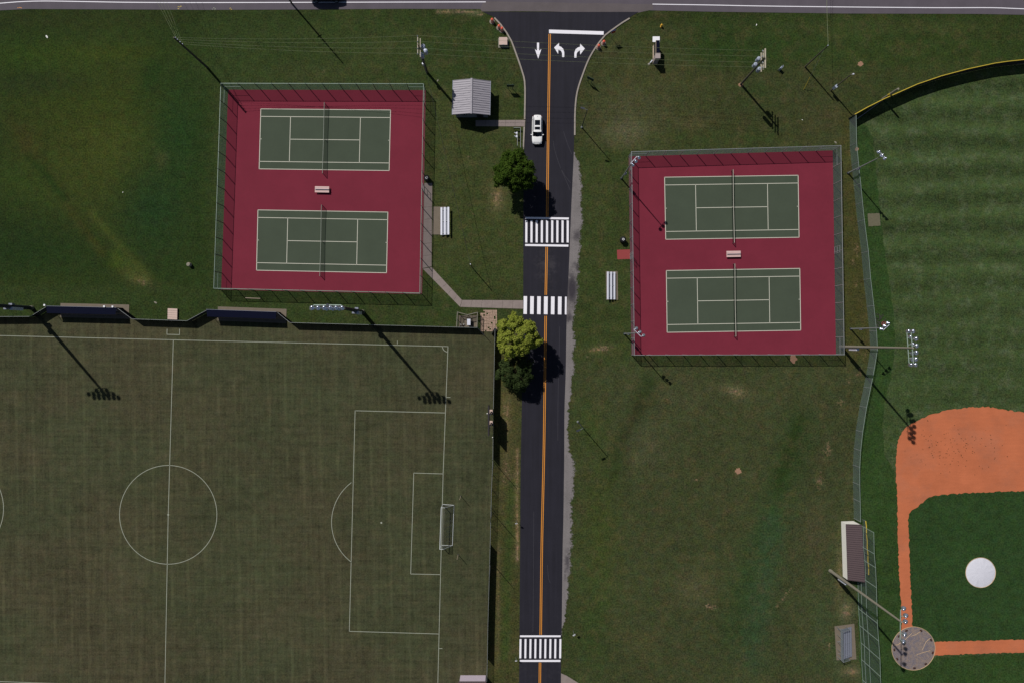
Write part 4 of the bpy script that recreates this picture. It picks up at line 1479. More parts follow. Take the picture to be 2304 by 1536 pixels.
def trash_can(px, py, label, rz=0.0):
    p = W(px, py)
    t = thing('trash_can', label, 'trash can', p, 'black recycling bins by the courts', rz)
    def part(mb, nm, m_, par=None):
        o = bpy.data.objects.new(nm, mb.mesh(nm, m_)); COL.objects.link(o); o.parent = par or t
        return o
    part(MB().lathe([(.4, 0), (.5, .15), (.52, 1.0), (.48, 1.02)], n=14), 'barrel', M['rubber'])
    lid = part(MB().lathe([(.54, 1.0), (.54, 1.08), (.38, 1.2), (.12, 1.24), (.02, 1.25)], n=14), 'lid', M['black'])
    for k in range(3):
        a = 2 * math.pi * k / 3
        R_ = Matrix.Rotation(a, 4, 'Z')
        pts = [(-.15, .10), (.06, .10), (.06, .06), (.17, .14), (.06, .22), (.06, .18), (-.15, .18)]
        part(MB().add([R_ @ Vector((x, y, 1.262)) for x, y in pts], [tuple(range(7))]), 'recycling_arrow', M['white'], lid)


trash_can(961.5, 404, 'black recycling bin by the fence of the western courts')
trash_can(1400, 541, 'black recycling bin on the lawn west of the eastern courts', .6)

# ------------------------------------------------------------------ lamp poles
lamp_me = MB().lathe([(.05, .42), (.16, .40), (.18, .28), (.3, .1), (.36, -.06), (.37, -.1), (.33, -.1), (.1, .0)], n=14).mesh('lamp_head', M['lamp'], True)
lamp_small = MB().lathe([(.05, .36), (.14, .34), (.15, .24), (.24, .08), (.29, -.06), (.3, -.1), (.26, -.1), (.08, .0)], n=12).mesh('lamp_head', M['lamp'], True)


def aim(dx, dy, tilt):
    """rotation that tilts a lamp's opening towards (dx, dy)"""
    az = math.atan2(dy, dx)
    return (Matrix.Rotation(az, 4, 'Z') @ Matrix.Rotation(-tilt, 4, 'Y')).to_euler()


def court_light(bx, by, h, lamps, label, towards, box=None):
    p = W(bx, by)
    t = thing('court_light', label, 'floodlight', p, 'three-lamp floodlights round the eastern tennis courts')
    MB().cyl(p, p + Vector((0, 0, h)), .13, .07, 10).build('pole', M['galv'], t)
    MB().cyl(p, p + Vector((0, 0, .25)), .24, .2, 10).build('base_plate', M['dark_steel'], t)
    s = (H - h) / F
    topx, topy = CX + (bx - CX) * H / (H - h), CY + (by - CY) * H / (H - h)
    pos = [Vector((p.x + (x - topx) * s, p.y - (y - topy) * s, h - .1)) for x, y in lamps]
    mid = Vector((p.x, p.y, h))
    off = (mid - (pos[0] + pos[-1]) / 2)
    a, b = pos[0] + off, pos[-1] + off
    a.z = b.z = h - .02
    MB().cyl(a, b, .05, n=6).build('crossarm', M['alu'], t)
    dv = Vector((towards[0], -towards[1])).normalized()
    for q in pos:
        place('lamp_head', lamp_small, t, q - p, aim(dv.x, dv.y, .55))
        e = q + off; e.z = h - .02
        MB().cyl(e, q + Vector((0, 0, .1)), .035, n=6).build('bracket', M['alu'], t)
    MB().box((p.x + .1, p.y - .1, h * .3), (.3, .3, .8)).build('control_box', M['alu_dull'], t)
    return t


court_light(1398, 402, 12.7, [(1438, 355), (1431, 363), (1424, 371)], 'three-lamp floodlight at the north-west corner of the eastern courts', (1, 1))
court_light(1405, 751, 12.7, [(1432, 739), (1440, 747), (1448, 755)], 'three-lamp floodlight at the south-west corner of the eastern courts', (1, -.6))
court_light(1908, 390, 11.7, [(1977, 342), (1984, 350), (1991, 357)], 'three-lamp floodlight beside the left field fence, north-east of the eastern courts', (-1, .6))
court_light(1914, 740, 11.7, [(1998, 726.5), (1990.5, 733), (1983, 740)], 'three-lamp floodlight with a grey arm beside the drag mesh, south-east of the courts', (-1, -.4))


def tall_light(bx, by, h, arms, label, name, polem, r0=.28, r1=.14, group=None, cat='floodlight', towards=(1, 1), boxes=True):
    """arms: list of (z, [(px,py) lamps as seen])"""
    p = W(bx, by)
    t = thing(name, label, cat, p, group)
    MB().cyl(p, p + Vector((0, 0, h)), r0, r1, 12).build('pole', polem, t)
    MB().cyl(p, p + Vector((0, 0, .5)), r0 * 1.2, r0 * 1.1, 12).build('base_sleeve', M['pole_concrete'], t)
    dv = Vector((towards[0], -towards[1])).normalized()
    for z, lamps in arms:
        pos = [W(x, y, z) for x, y in lamps]
        d = (pos[-1] - pos[0]).normalized()
        ctr = Vector((p.x, p.y, z))
        t0 = min((q - ctr).dot(d) for q in pos); t1 = max((q - ctr).dot(d) for q in pos)
        MB().cyl(ctr + d * t0 * .9, ctr + d * t1 * .9, .07, n=8).build('crossarm', M['rail_green'], t)
        for q in pos:
            e = ctr + d * (max(t0, min(t1, (q - ctr).dot(d))) * .9)
            MB().cyl(e, q + Vector((0, 0, .12)), .04, n=6).build('bracket', M['rail_green'], t)
            place('lamp_head', lamp_me, t, q - p, aim(dv.x, dv.y, .5))
    if boxes:
        MB().box((p.x + .25, p.y - .35, 4.2), (.5, .5, 2.6)).build('control_box', M['alu'], t)
    return t


tall_light(1892, 780, 22.2, [(20.9, [(2044.3, 745), (2048.6, 757.7), (2053.9, 774), (2053, 793.5), (2053, 807), (2049.6, 820)]),
                             (22.0, [(2054, 745), (2061, 761.5), (2062, 777), (2061.5, 792.5), (2060.6, 807), (2059.6, 820)])],
           'tall twelve-lamp floodlight on a pale pole by the corner of the eastern courts', 'field_light', M['pole_concrete'], group='tall floodlights of the ball field')
tall_light(1868, 1283, 22.6, [(22.3, [(2033, 1368), (2038, 1384), (2037, 1397.6), (2035, 1426), (2032, 1442)])],
           'tall five-lamp floodlight on a pale pole beside the brown-roofed dugout', 'field_light', M['pole_concrete'], group='tall floodlights of the ball field', towards=(1, -.4))


def row(x0, x1, y, n):
    return [(x0 + (x1 - x0) * k / (n - 1), y) for k in range(n)]


for bx, by, lab in ((816, 702, 'tall soccer floodlight with a bank of lamps, south of the western courts'), (72, 693, 'tall dark soccer floodlight pole near the left edge, beside the first shelter')):
    def sh(z):
        return CX + (bx - CX) * H / (H - z), CY + (by - CY) * H / (H - z)
    arms = []
    for z, n, half, skew in ((23.5, 6, 34, 0), (22.5, 6, 34, -6), (21.5, 3, 14, 4)):
        x, y = sh(z)
        arms.append((z, row(x - half + skew, x + half + skew, y + 6, n)))
    tall_light(bx, by, 23.6, arms, lab, 'soccer_light', M['dark_steel'], .36, .2, 'soccer field floodlights', towards=(0, 1))
    p = W(bx, by)
    # ladder pegs and ballast cabinets
    t = [o for o in COL.objects if o.get('label') == lab][0]
    for dz, dx in ((5.2, .5), (6.0, -.5)):
        MB().box((p.x + dx * .3, p.y + dx * .8, dz), (.6, .3, .7)).build('ballast_box', M['alu_dull'], t)


# street lights
def street_light(bx, by, h, arm, label):
    p = W(bx, by)
    t = thing('street_light', label, 'street light', p, 'single-arm street lights along the side road')
    MB().cyl(p, p + Vector((0, 0, h)), .09, .06, 8).build('pole', M['dark_steel'], t)
    MB().cyl(p, p + Vector((0, 0, .3)), .22, .17, 10).build('base_plate', M['galv'], t)
    e = p + Vector((arm[0], arm[1], h + .15))
    MB().cyl(p + Vector((0, 0, h - .05)), e, .035, n=6).build('arm', M['galv'], t)
    d = Vector((arm[0], arm[1], 0)).normalized()
    hd = MB()
    hd.beam(e, e + d * .7, .3, .14)
    hd.build('lamp_head', M['dark_steel'], t)


street_light(1309, 287, 9.3, (-.5, .15), 'slim street light on the lawn beside the kerb, across from the white car')
street_light(1300, 948, 9.4, (-.5, -.2), 'slim street light beside the stone shoulder in the lower lawn')


# ------------------------------------------------------------------ utility poles and wires
def transformer(t, c, r=.37, h=1.1):
    o = MB().lathe([(r * .9, 0), (r, .06), (r, h - .1), (r * .75, h), (r * .2, h + .03)], c, 12).build('transformer', M['transformer'], t)
    for s_ in (-.12, .12):
        MB().cyl(Vector(c) + Vector((s_, 0, h)), Vector(c) + Vector((s_, 0, h + .28)), .045, .03, 6).build('bushing', M['alu'], o)


def utility_pole(bx, by, h, label, r=.21):
    p = W(bx, by)
    t = thing('utility_pole', label, 'utility pole', p, 'wooden utility poles')
    MB().cyl(p, p + Vector((0, 0, h)), r, r * .65, 10).build('pole', M['wood_pole'], t)
    return t, p


def insulator(t, c):
    MB().lathe([(.05, 0), (.09, .05), (.05, .09), (.09, .14), (.04, .2)], c, 8).build('insulator', M['transformer'], t)


tA, pA = utility_pole(466, 152, 12.2, 'corner utility pole whose shadow falls across the western courts')
attA = [pA + Vector((.2, .05, z)) for z in (12.0, 11.3, 10.4, 9.6)]
for q in attA:
    MB().cyl((pA.x, pA.y, q.z), q, .05, n=6).build('bracket', M['galv'], tA)
    insulator(tA, q - Vector((0, 0, .1)))
MB().cyl(pA, pA + Vector((0, 0, .6)), .2, n=10).build('base_collar', M['wood_arm'], tA)

tB, pB = utility_pole(961, 163, 11.6, 'utility pole with two crossarms and three transformers, left of the silver-roofed building')
attB = []
for z, xo in ((11.2, -.15), (10.3, .15)):
    MB().beam(pB + Vector((xo, 1.55, z)), pB + Vector((xo, -1.55, z)), .13, .15).build('crossarm', M['wood_arm'], tB)
for yo in (1.5, .55, -.55, -1.45):
    q = pB + Vector((-.15, yo, 11.28))
    insulator(tB, q); attB.append(q + Vector((0, 0, .22)))
for dx, dy in ((.55, .45), (.95, -.3), (.35, -.95)):
    transformer(tB, pB + Vector((dx, dy, 8.9)))
MB().box((pB.x - .2, pB.y - .15, 4.0), (.3, .3, .7)).build('meter_box', M['alu'], tB)
MB().cyl(pB + Vector((-.2, -.1, .1)), pB + Vector((-.17, -.1, 8)), .05, n=6).build('conduit', M['galv'], tB)

tC, pC = utility_pole(1667, 190, 11.6, 'utility pole with three crossarms and pale transformers above the eastern courts')
attC = []
for z, xo in ((11.3, .2), (10.6, .12), (9.7, .12)):
    MB().beam(pC + Vector((xo, 1.6, z)), pC + Vector((xo, -1.6, z)), .2 if z > 11 else .15, .15).build('crossarm', M['wood_arm'], tC)
for yo in (1.45, .5, -.5, -1.3):
    q = pC + Vector((-.05, yo, 10.9)); insulator(tC, q - Vector((0, 0, .1))); attC.append(q)
for dx, dy in ((-.75, -.25), (-.2, .7), (-.1, -1.0)):
    transformer(tC, pC + Vector((dx, dy, 8.6)), .33)

tD, pD = utility_pole(1811.5, 151, 8.9, 'bare utility pole with a yellow guy guard, no crossarms', .14)
g0 = W(1808.5, 202)
MB().cyl(g0, pD + Vector((0, 0, 7.5)), .015, n=5).build('guy_wire', M['galv'], tD)
MB().cyl(g0, g0.lerp(pD + Vector((0, 0, 7.5)), .32), .045, n=6).build('guy_guard', M['yellow_cap'], tD)
insulator(tD, pD + Vector((0, 0, 8.85)))

tE, pE = utility_pole(657.5, 9.5, 16.0, 'utility pole on the road shoulder at the top edge casting a long shadow', .16)
MB().cyl(pE + Vector((-.35, -.2, 8.6)), pE + Vector((.35, .2, 8.6)), .1, n=6).build('bracket', M['galv'], tE)

# pole with the equipment box
p = W(1869.5, 204)
t = thing('equipment_pole', 'dark pole with a pale equipment box near the outfield fence corner', 'pole', p)
MB().cyl(p, p + Vector((0, 0, 7.4)), .13, .09, 8).build('pole', M['wood_pole'], t)
MB().box((p.x - .12, p.y - .1, 1.9), (.5, .5, 1.1), .6).build('equipment_box', M['transformer'], t)
MB().cyl(p + Vector((0, 0, 7.1)), p + Vector((.35, .1, 7.3)), .05, n=6).build('arm', M['galv'], t)
MB().box((p.x + .4, p.y + .12, 7.3), (.25, .2, .18)).build('lamp', M['alu'], t)

# short pole with a service drop
p = W(1063, 603)
tF = thing('service_pole', 'short service pole on the lawn between the courts and the crosswalk', 'pole', p)
MB().cyl(p, p + Vector((0, 0, 6.0)), .085, .065, 8).build('pole', M['wood_pole'], tF)
MB().cyl(p + Vector((0, 0, 6.0)), p + Vector((0, 0, 6.12)), .09, n=8).build('cap', M['alu'], tF)
pF = p + Vector((0, 0, 5.95))


def wire(name, a, b, sag, r, mat, label, group, n=18):
    pts = []
    for k in range(n + 1):
        s_ = k / n
        q = a.lerp(b, s_)
        q.z -= sag * 4 * s_ * (1 - s_)
        pts.append(q)
    return tag(MB().tube(pts, r, 5).build(name, mat), label, 'cable', group)


NTH = ('northernmost', 'second from the north', 'third from the north', 'southernmost')
for a, b, nth in zip(attA, attB, NTH):
    wire('power_line', a, b, .9, .015, M['wire'], nth + ' of four power lines above the western courts', 'power lines above the western courts')
for a, b, nth in zip(attB, attC, NTH):
    wire('power_line', a, b, .8, .015, M['wire'], nth + ' of four power lines crossing the side road by the arrows', 'power lines over the side road')
for k, q in enumerate(attA):
    e = W(350 - 95, -170, 11) + Vector((k * 1.1, 0, 0))
    wire('power_line', q, e, .8, .015, M['wire'], ('westernmost', 'second from the west', 'third from the west', 'easternmost')[k] + ' of four power lines crossing the main road', 'power lines over the main road')
for k in range(2):
    wire('power_line', pD + Vector((k * .12, 0, 8.9)), W(1862 - k * 6, -170, 9), .3, .015, M['wire'], ('eastern', 'western')[k] + ' of two thin lines running north from the guyed pole', 'lines running north from the guyed pole')
wire('service_cable', pB + Vector((.1, 0, 7.0)), pF, .5, .03, M['black_wire'], 'black service cable from the transformer pole to the short pole', None)

# ------------------------------------------------------------------ signs
def two_post_sign(bx, by, rz, label, board):
    p = W(bx, by)
    t = thing('road_sign', label, 'sign', p, 'two-post road signs by the junction', rz)
    def part(mb, nm, m_):
        o = bpy.data.objects.new(nm, mb.mesh(nm, m_)); COL.objects.link(o); o.parent = t
    for x in (-.4, .4):
        part(MB().cyl((x, 0, 0), (x, 0, 2.3), .045, n=6), 'post', M['post_green'])
    part(MB().box((0, -.06, 1.7), (1.3, .05, 1.05)), 'board', board)
    part(MB().box((0, -.09, 2.2), (1.34, .03, .06)), 'trim', M['sign_green'])


two_post_sign(1148.5, 200.5, 0, 'dark green two-post sign between the silver-roofed building and the kerb', M['sign_green'])
two_post_sign(1326.5, 185, math.radians(-27), 'dark green two-post sign beside the right kerb', M['sign_green'])


def post_sign(bx, by, label, h, mat, rz=0.0, w=.35):
    p = W(bx, by)
    t = thing('post_sign', label, 'sign', p, None, rz)
    def part(mb, nm, m_):
        o = bpy.data.objects.new(nm, mb.mesh(nm, m_)); COL.objects.link(o); o.parent = t
        return o
    part(MB().cyl((0, 0, 0), (0, 0, h), .03, n=6), 'post', M['galv'])
    f = part(MB().box((0, -.05, h - w * .5), (w, .03, w)), 'sign_face', mat)
    part(MB().box((0, -.03, h - w * .5), (w * 1.08, .02, w * 1.08)), 'sign_edge', M['alu'])


post_sign(1289.5, 1417.7, 'small white sign on a post beside the bottom crosswalk, east side', 2.0, M['white'], .5, .45)
post_sign(1161.5, 1170, 'small white sign on a thin post on the dry strip west of the road', 2.1, M['white'], .1, .4)
post_sign(1161, 1477, 'small white sign on a thin post at the west end of the bottom crosswalk', 1.6, M['white'], .1, .35)
post_sign(1375.5, 86, 'red and blue sign on a thin post beside the white stop line', 2.8, M['sign_red'], .35, .75)
t = [o for o in COL.objects if o.get('label', '').startswith('red and blue sign')][0]
o = bpy.data.objects.new('blue_plate', MB().box((0, .06, 2.86), (.9, .04, .22)).mesh('blue_plate', M['sign_blue'])); COL.objects.link(o); o.parent = t

# monument sign
def monument():
    h = 2.5
    col_c = (W(1475, 121, h) + W(1485, 131, h)) / 2
    cx, cy = col_c.x, col_c.y
    t = thing('monument_sign', 'dark navy monument sign with a pale stone column on the north lawn', 'sign', (cx, cy, 0))
    MB().box((cx, cy, h / 2), (.78, .8, h)).build('column', M['brick_col'], t)
    MB().box((cx, cy, h + .03), (.9, .92, .07)).build('column_cap', M['brick_col'], t)
    y0, y1 = cy + .4, W(0, 90.5, h).y
    ym = (y0 + y1) / 2
    cab = MB().box((cx + .04, ym, 1.45), (.62, y1 - y0 - .02, 1.95)).build('sign_cabinet', M['navy'], t)
    MB().box((cx + .04 - .322, ym, 1.45), (.025, y1 - y0 - .3, 1.55)).build('sign_face', M['door_dark'], cab)
    for z in (.62, 2.3):
        MB().box((cx - .3, ym, z), (.06, y1 - y0 - .05, .1)).build('frame_bar', M['tan'], cab)
    MB().box((cx + .02, ym - .45, .12), (.84, y1 - y0 + .85, .24)).build('plinth', M['tan'], t)
    pad = [W(x, y) for x, y in [(1468.5, 82.8), (1484.3, 82.8), (1484.3, 96), (1468.2, 95)]]
    struct('white_pad', MB().prism([(q.x, q.y) for q in pad], 0, .05), M['white'])


monument()
p = W(1460, 145)
t = thing('ground_spotlight', 'small pale ground spotlight at the foot of the navy monument sign', 'spotlight', p)
MB().lathe([(.22, 0), (.22, .06), (.1, .1)], p, 10).build('base', M['pole_concrete'], t)
MB().cyl(p + Vector((0, 0, .05)), p + Vector((.25, .2, .35)), .05, n=6).build('stem', M['alu'], t)
MB().cyl(p + Vector((.2, .15, .3)), p + Vector((.55, .55, .45)), .1, .13, 10).build('lamp_can', M['alu'], t)

# ------------------------------------------------------------------ small things by the road
drum = thing('traffic_drum', 'x', 'traffic drum', (0, 0, 0), 'orange traffic drums at the junction')
def dpart(mb, nm, m_):
    o = bpy.data.objects.new(nm, mb.mesh(nm, m_, True)); COL.objects.link(o); o.parent = drum
dpart(MB().lathe([(.5, 0), (.5, .06), (.32, .1)], n=12), 'rubber_base', M['box_grey'])
zs = [.08, .3, .48, .66, .84, 1.0]
rs = [.31, .295, .28, .265, .25, .24]
for k in range(5):
    dpart(MB().lathe([(rs[k], zs[k]), (rs[k + 1], zs[k + 1] - .01), (rs[k + 1] - .02, zs[k + 1] - .01)], n=14), 'band', M['orange'] if k % 2 == 0 else M['drum_white'])
dpart(MB().lathe([(.24, .985), (.2, 1.03), (.06, 1.05)], n=14), 'top', M['orange'])
dpart(MB().tube([(-.1, 0, 1.03), (-.07, 0, 1.1), (.07, 0, 1.1), (.1, 0, 1.03)], .02, 6), 'handle', M['orange'])
spots = [(1107.5, 49.5, 'orange traffic drum standing alone at the tip of the left kerb'), (1123, 63.5, 'orange traffic drum behind its twin along the left kerb'), (1129.5, 69, 'orange traffic drum nearest the left kerb in the pair'),
         (1346, 107.5, 'lower of two orange traffic drums beside the right kerb'), (1357.5, 98.5, 'upper of two orange traffic drums beside the right kerb')]
drum.location = W(*spots[0][:2]); drum['label'] = spots[0][2]
for k, (x, y, lab) in enumerate(spots[1:]):
    dup(drum, W(x, y), .7 * (k + 1), lab)

p = W(1487.5, 60)
t = thing('fire_hydrant', 'yellow fire hydrant on the north lawn beside the main road', 'hydrant', p)
MB().lathe([(.2, 0), (.2, .06), (.13, .08), (.13, .55), (.17, .57), (.17, .62), (.12, .7), (.05, .76), (.04, .82)], p, 12).build('barrel', M['hydrant'], t)
for a in (0, math.pi / 2, math.pi):
    d = Vector((math.cos(a), math.sin(a), 0))
    MB().cyl(p + Vector((0, 0, .45)) + d * .1, p + Vector((0, 0, .45)) + d * .25, .07, n=8).build('outlet', M['hydrant'], t)

p = W(1132.5, 97.5)
t = thing('utility_cabinet', 'low beige utility cabinet on a grey pad by the left kerb', 'cabinet', p)
MB().box((p.x, p.y, .06), (1.85, 1.75, .12)).build('pad', M['box_grey'], t)
MB().box((p.x - .02, p.y + .05, .42), (1.4, 1.3, .6)).build('housing', M['box_grey'], t)
lid = MB().box((p.x - .02, p.y + .05, .75), (1.46, 1.36, .07)).build('lid', M['box_pink'], t)
MB().box((p.x - .02, p.y - .6, .8), (.3, .08, .05)).build('latch', M['galv'], lid)

p = W(1754, 157)
t = thing('pedestal_box', 'small pale pedestal box standing alone between the two utility poles', 'cabinet', p)
MB().box((p.x, p.y, .5), (.45, .3, 1.0), .9).build('cabinet', M['transformer'], t)
MB().add([(p.x - .3, p.y - .35, 1.02), (p.x + .35, p.y + .2, 1.02), (p.x + .2, p.y + .42, 1.2), (p.x - .15, p.y - .1, 1.2)], [(0, 1, 2, 3)]).build('hood', M['alu'], t)
MB().cyl(p + Vector((-.35, -.15, 0)), p + Vector((-.35, -.15, .9)), .04, n=6).build('conduit', M['galv'], t)

# pipe rack and valve by the footpath
p = W(1165, 300)
t = thing('pipe_rack', 'grey pipe rack on the grass beside the kerb, below the footpath', 'rack', p)
for x, y0, y1 in ((1164.3, 300, 331), (1171, 292, 336)):
    a, b = W(x, y0), W(x, y1)
    mb = MB().tube([(a.x, a.y, 0), (a.x, a.y, .85), (b.x, b.y, .85), (b.x, b.y, 0)], .045, 6)
    mb.build('rail', M['galv'], t)
a, b = W(1156, 291), W(1171.5, 291)
MB().tube([(a.x, a.y, 0), (a.x, a.y, .85), (b.x, b.y, .85)], .045, 6).build('cross_rail', M['galv'], t)
MB().box(((a.x + b.x) / 2, a.y - .1, .5), (1.2, .05, .35)).build('panel', M['sign_green'], t)
p = W(1162, 306)
t = thing('valve_assembly', 'pale metal pipe valves standing inside the grey pipe rack', 'valve', p)
MB().tube([p + Vector((0, .4, 0)), p + Vector((0, .4, .7)), p + Vector((0, -.6, .7)), p + Vector((0, -.6, 0))], .07, 8).build('pipe', M['alu_dull'], t)
for dy in (.25, -.35):
    o = MB().lathe([(.16, 0), (.2, .05), (.12, .1)], p + Vector((.05, dy, .78)), 10).build('valve_body', M['alu'], t)
    MB().cyl(p + Vector((-.1, dy, .75)), p + Vector((-.42, dy + .1, .8)), .06, n=6).build('valve_arm', M['alu'], t)

# scoreboard
p0, p1 = W(1105, 925), W(1105, 950)
t = thing('scoreboard', 'dark scoreboard on two posts seen edge-on by the roadside fence', 'scoreboard', (p0 + p1) / 2)
for p in (p0, p1):
    MB().box((p.x, p.y, .15), (.55, .7, .3)).build('footing', M['box_pink'], t)
    MB().box((p.x, p.y, 2.6), (.16, .2, 5.2)).build('post', M['dark_steel'], t)
ya, yb = W(0, 907).y, W(0, 971).y
xb = W(1101.5, 0).x
bd = MB().box((xb, (ya + yb) / 2, 4.0), (.22, ya - yb, 2.6)).build('board', M['scoreboard'], t)
MB().box((xb - .12, (ya + yb) / 2, 4.0), (.02, ya - yb - .3, 2.3)).build('score_face', M['black'], bd)
for k, (x, y) in enumerate(((1108.8, 983), (1096.4, 929.5))):
    p = W(x, y)
    o = MB().lathe([(.03, 0), (.09, .04), (.115, .11), (.09, .18), (.03, .22)], p, 12).build('ball', M['paper'], smooth=True)
    tag(o, ['small white ball on the turf below the scoreboard', 'small white ball on the turf left of the scoreboard'][k], 'ball')

# soccer goal
def goal():
    n, s_ = W(996, 1133.5), W(992.8, 1225.5)
    bn, bs = W(1021.5, 1135.5), W(1018, 1226)
    t = thing('soccer_goal', 'white soccer goal with its net on the goal line', 'goal', (n + s_) / 2)
    h = 2.44
    up = Vector((0, 0, h))
    for p in (n, s_):
        MB().cyl(p, p + up, .06, n=8).build('goal_post', M['goal_white'], t)
    MB().cyl(n + up, s_ + up, .06, n=8).build('crossbar', M['goal_white'], t)
    for a, b, nm in ((n, bn, 'side_bar'), (s_, bs, 'side_bar'), (bn, bs, 'back_bar')):
        MB().cyl(a + Vector((0, 0, .06)), b + Vector((0, 0, .06)), .045, n=6).build(nm, M['goal_white'], t)
    kn, ks = n.lerp(bn, .3) + up, s_.lerp(bs, .3) + up
    for a, k, b in ((n, kn, bn), (s_, ks, bs)):
        MB().tube([a + up, k, b + Vector((0, 0, .06))], .035, 6).build('stanchion', M['goal_white'], t)
    N = 16
    MB().add([n + up, s_ + up, ks, kn], [(0, 1, 2, 3)]).build('top_net', M['goal_net'], t)
    MB().add([kn, ks, bs + Vector((0, 0, .06)), bn + Vector((0, 0, .06))], [(0, 1, 2, 3)]).build('back_net', M['goal_net'], t)
    for a, k, b in ((n, kn, bn), (s_, ks, bs)):
        MB().add([a, a + up, k, b], [(0, 1, 2, 3)]).build('side_net', M['goal_net'], t)
    for k in range(1, 8):
        f = k / 8
        a = kn.lerp(ks, f); b = (bn.lerp(bs, f)) + Vector((0, 0, .06))
        c = a.lerp(b, .55) + Vector((-.25, 0, 0))
        MB().strip([a + Vector((0, .16, 0)), c + Vector((0, .22, 0)), b + Vector((0, .1, 0))], [a - Vector((0, .1, 0)), c - Vector((0, .1, 0)), b - Vector((0, .2, 0))]).build('net_fold', M['goal_net'], t)


goal()
for k, (x, y) in enumerate(((1037, 1115), (1031, 1246.5))):
    p = W(x, y)
    t = thing('flag_post', ['thin pale post standing behind the goal, north of the net', 'thin pale post standing behind the goal, south of the net'][k], 'post', p, 'thin posts behind the goal')
    MB().cyl(p, p + Vector((0, 0, 2.7)), .045, n=8).build('shaft', M['tan'], t)
    MB().cyl(p, p + Vector((0, 0, .12)), .12, .1, 8).build('base', M['dark_steel'], t)

# tarps on the diamond
def tarp(cx, cy, rpx, mat, label, rim, dome, seed):
    p = W(cx, cy)
    R_ = rpx * H / F
    rnd = random.Random(seed)
    mb = MB()
    n, rings = 64, 12
    ph = [rnd.uniform(0, 6.28) for _ in range(6)]
    vs = [(p.x, p.y, .03 + dome)]
    for i in range(1, rings + 1):
        r = i / rings
        for k in range(n):
            a = 2 * math.pi * k / n
            rr = R_ * r * (1 + .012 * r * math.sin(5 * a + ph[0]) + .01 * r * math.sin(11 * a + ph[1]))
            z = .03 + dome * (1 - r * r) + .035 * r * (.5 + .5 * math.sin(9 * a + 3 * r + ph[2])) * (.5 + .5 * math.sin(17 * a - 5 * r + ph[3]))
            vs.append((p.x + rr * math.cos(a), p.y + rr * math.sin(a), z if i < rings else .025))
    fs = [(0, 1 + k, 1 + (k + 1) % n) for k in range(n)]
    for i in range(rings - 1):
        for k in range(n):
            a = 1 + i * n
            fs.append((a + k, a + n + k, a + n + (k + 1) % n, a + (k + 1) % n))
    mb.add(vs, fs)
    t = thing('field_tarp', label, 'tarp', p, 'round tarps on the diamond')
    sheet = mb.build('sheet', mat, t, True)
    ring = [(p.x + R_ * 1.005 * math.cos(2 * math.pi * k / 72), p.y + R_ * 1.005 * math.sin(2 * math.pi * k / 72), .05) for k in range(73)]
    MB().tube(ring, .045, 5).build('hem', rim, t)
    return p, R_, sheet


tarp(2206, 1287, 33.5, M['tarp_white'], 'round white tarp covering the pitching mound', M['tarp_rim'], .22, 1)
p, R_, sheet = tarp(2055, 1457.5, 48.5, M['tarp_grey'], 'large round grey tarp covering home plate', M['tarp_rim'], .05, 2)
for k, deg in enumerate((112, 68, 27, -12, -52, -88, -148, 140, 183)):
    a = math.radians(deg)
    q = p + Vector((math.cos(a), math.sin(a), 0)) * R_ * .9
    o = MB().lathe([(.05, 0), (.2, .03), (.22, .09), (.12, .15), (.02, .16)], (0, 0, 0), 10, Matrix.Diagonal((1.25, .8, 1, 1))).mesh('sandbag', M['sandbag'], True)
    o = bpy.data.objects.new('sandbag', o); COL.objects.link(o)
    o.location = (q.x, q.y, .06); o.rotation_euler = (0, 0, a + 1.5)
    tag(o, 'dark sandbag at the %s of the grey home plate tarp' % ('top left', 'top right', 'upper right rim', 'right rim', 'lower right rim', 'bottom', 'lower left rim', 'upper left rim', 'left rim')[k], 'sandbag', 'sandbags on the home plate tarp')
crease = [[(2033, 1440), (2051, 1423.5)], [(2049, 1430), (2060, 1426), (2073, 1417.5)], [(2075, 1460), (2083, 1442), (2093, 1434)], [(2062, 1471), (2078, 1466), (2092, 1462)], [(2012, 1450), (2020, 1449), (2025, 1445)]]
for c in crease:
    pts = [W(x, y) + Vector((0, 0, .085)) for x, y in c]
    MB().tube(pts, .035, 5).build('crease', M['tarp_rim'], sheet.parent)

# bits on the lawns
o = px_poly([(1952, 481), (1979, 480), (1981.5, 508), (1954, 510)], .03, .25, .04, 8)
o = o.build('sand_slab', M['slab_tan']); tag(o, 'square sandy slab sunk in the left field grass', 'slab')
o = ribbon([W(1950, 480), W(1965, 478.3), W(1980, 478.6), W(1982, 509)], .25, .02).build('slab_edge', M['infield'], o)
mb = MB()
rnd = random.Random(5)
for k in range(46):
    x, y = rnd.uniform(1970, 1992), rnd.uniform(706, 735)
    q = W(x, y)
    mb.box((q.x, q.y, .05 + rnd.uniform(0, .05)), (rnd.uniform(.15, .5), rnd.uniform(.06, .16), .06), rnd.uniform(0, 3.1))
o = mb.build('drag_mesh', M['drag']); o['kind'] = 'stuff'; o['label'] = 'heap of dark drag mesh scraps inside the left field fence'; o['category'] = 'debris'
p = W(1986.5, 728)
t = thing('basin', 'faded red plastic basin on the drag mesh heap', 'basin', p)
MB().lathe([(.3, 0), (.38, .28), (.42, .3), (.36, .28), (.28, .05)], p, 14).build('tub', M['bucket'], t)
MB().tube([p + Vector((.4 * math.cos(k * .5236), .4 * math.sin(k * .5236), .3)) for k in range(13)], .03, 6).build('rim', M['bucket'], t)
q = [W(x, y) for x, y in [(379.5, 694), (401, 695), (400.5, 719.5), (379, 718.5)]]
t = thing('low_platform', 'low pale pink platform behind the soccer fence between the shelters', 'platform', (q[0] + q[2]) / 2)
MB().prism([(v.x, v.y) for v in q], 0, .3).build('body', M['pad'], t)
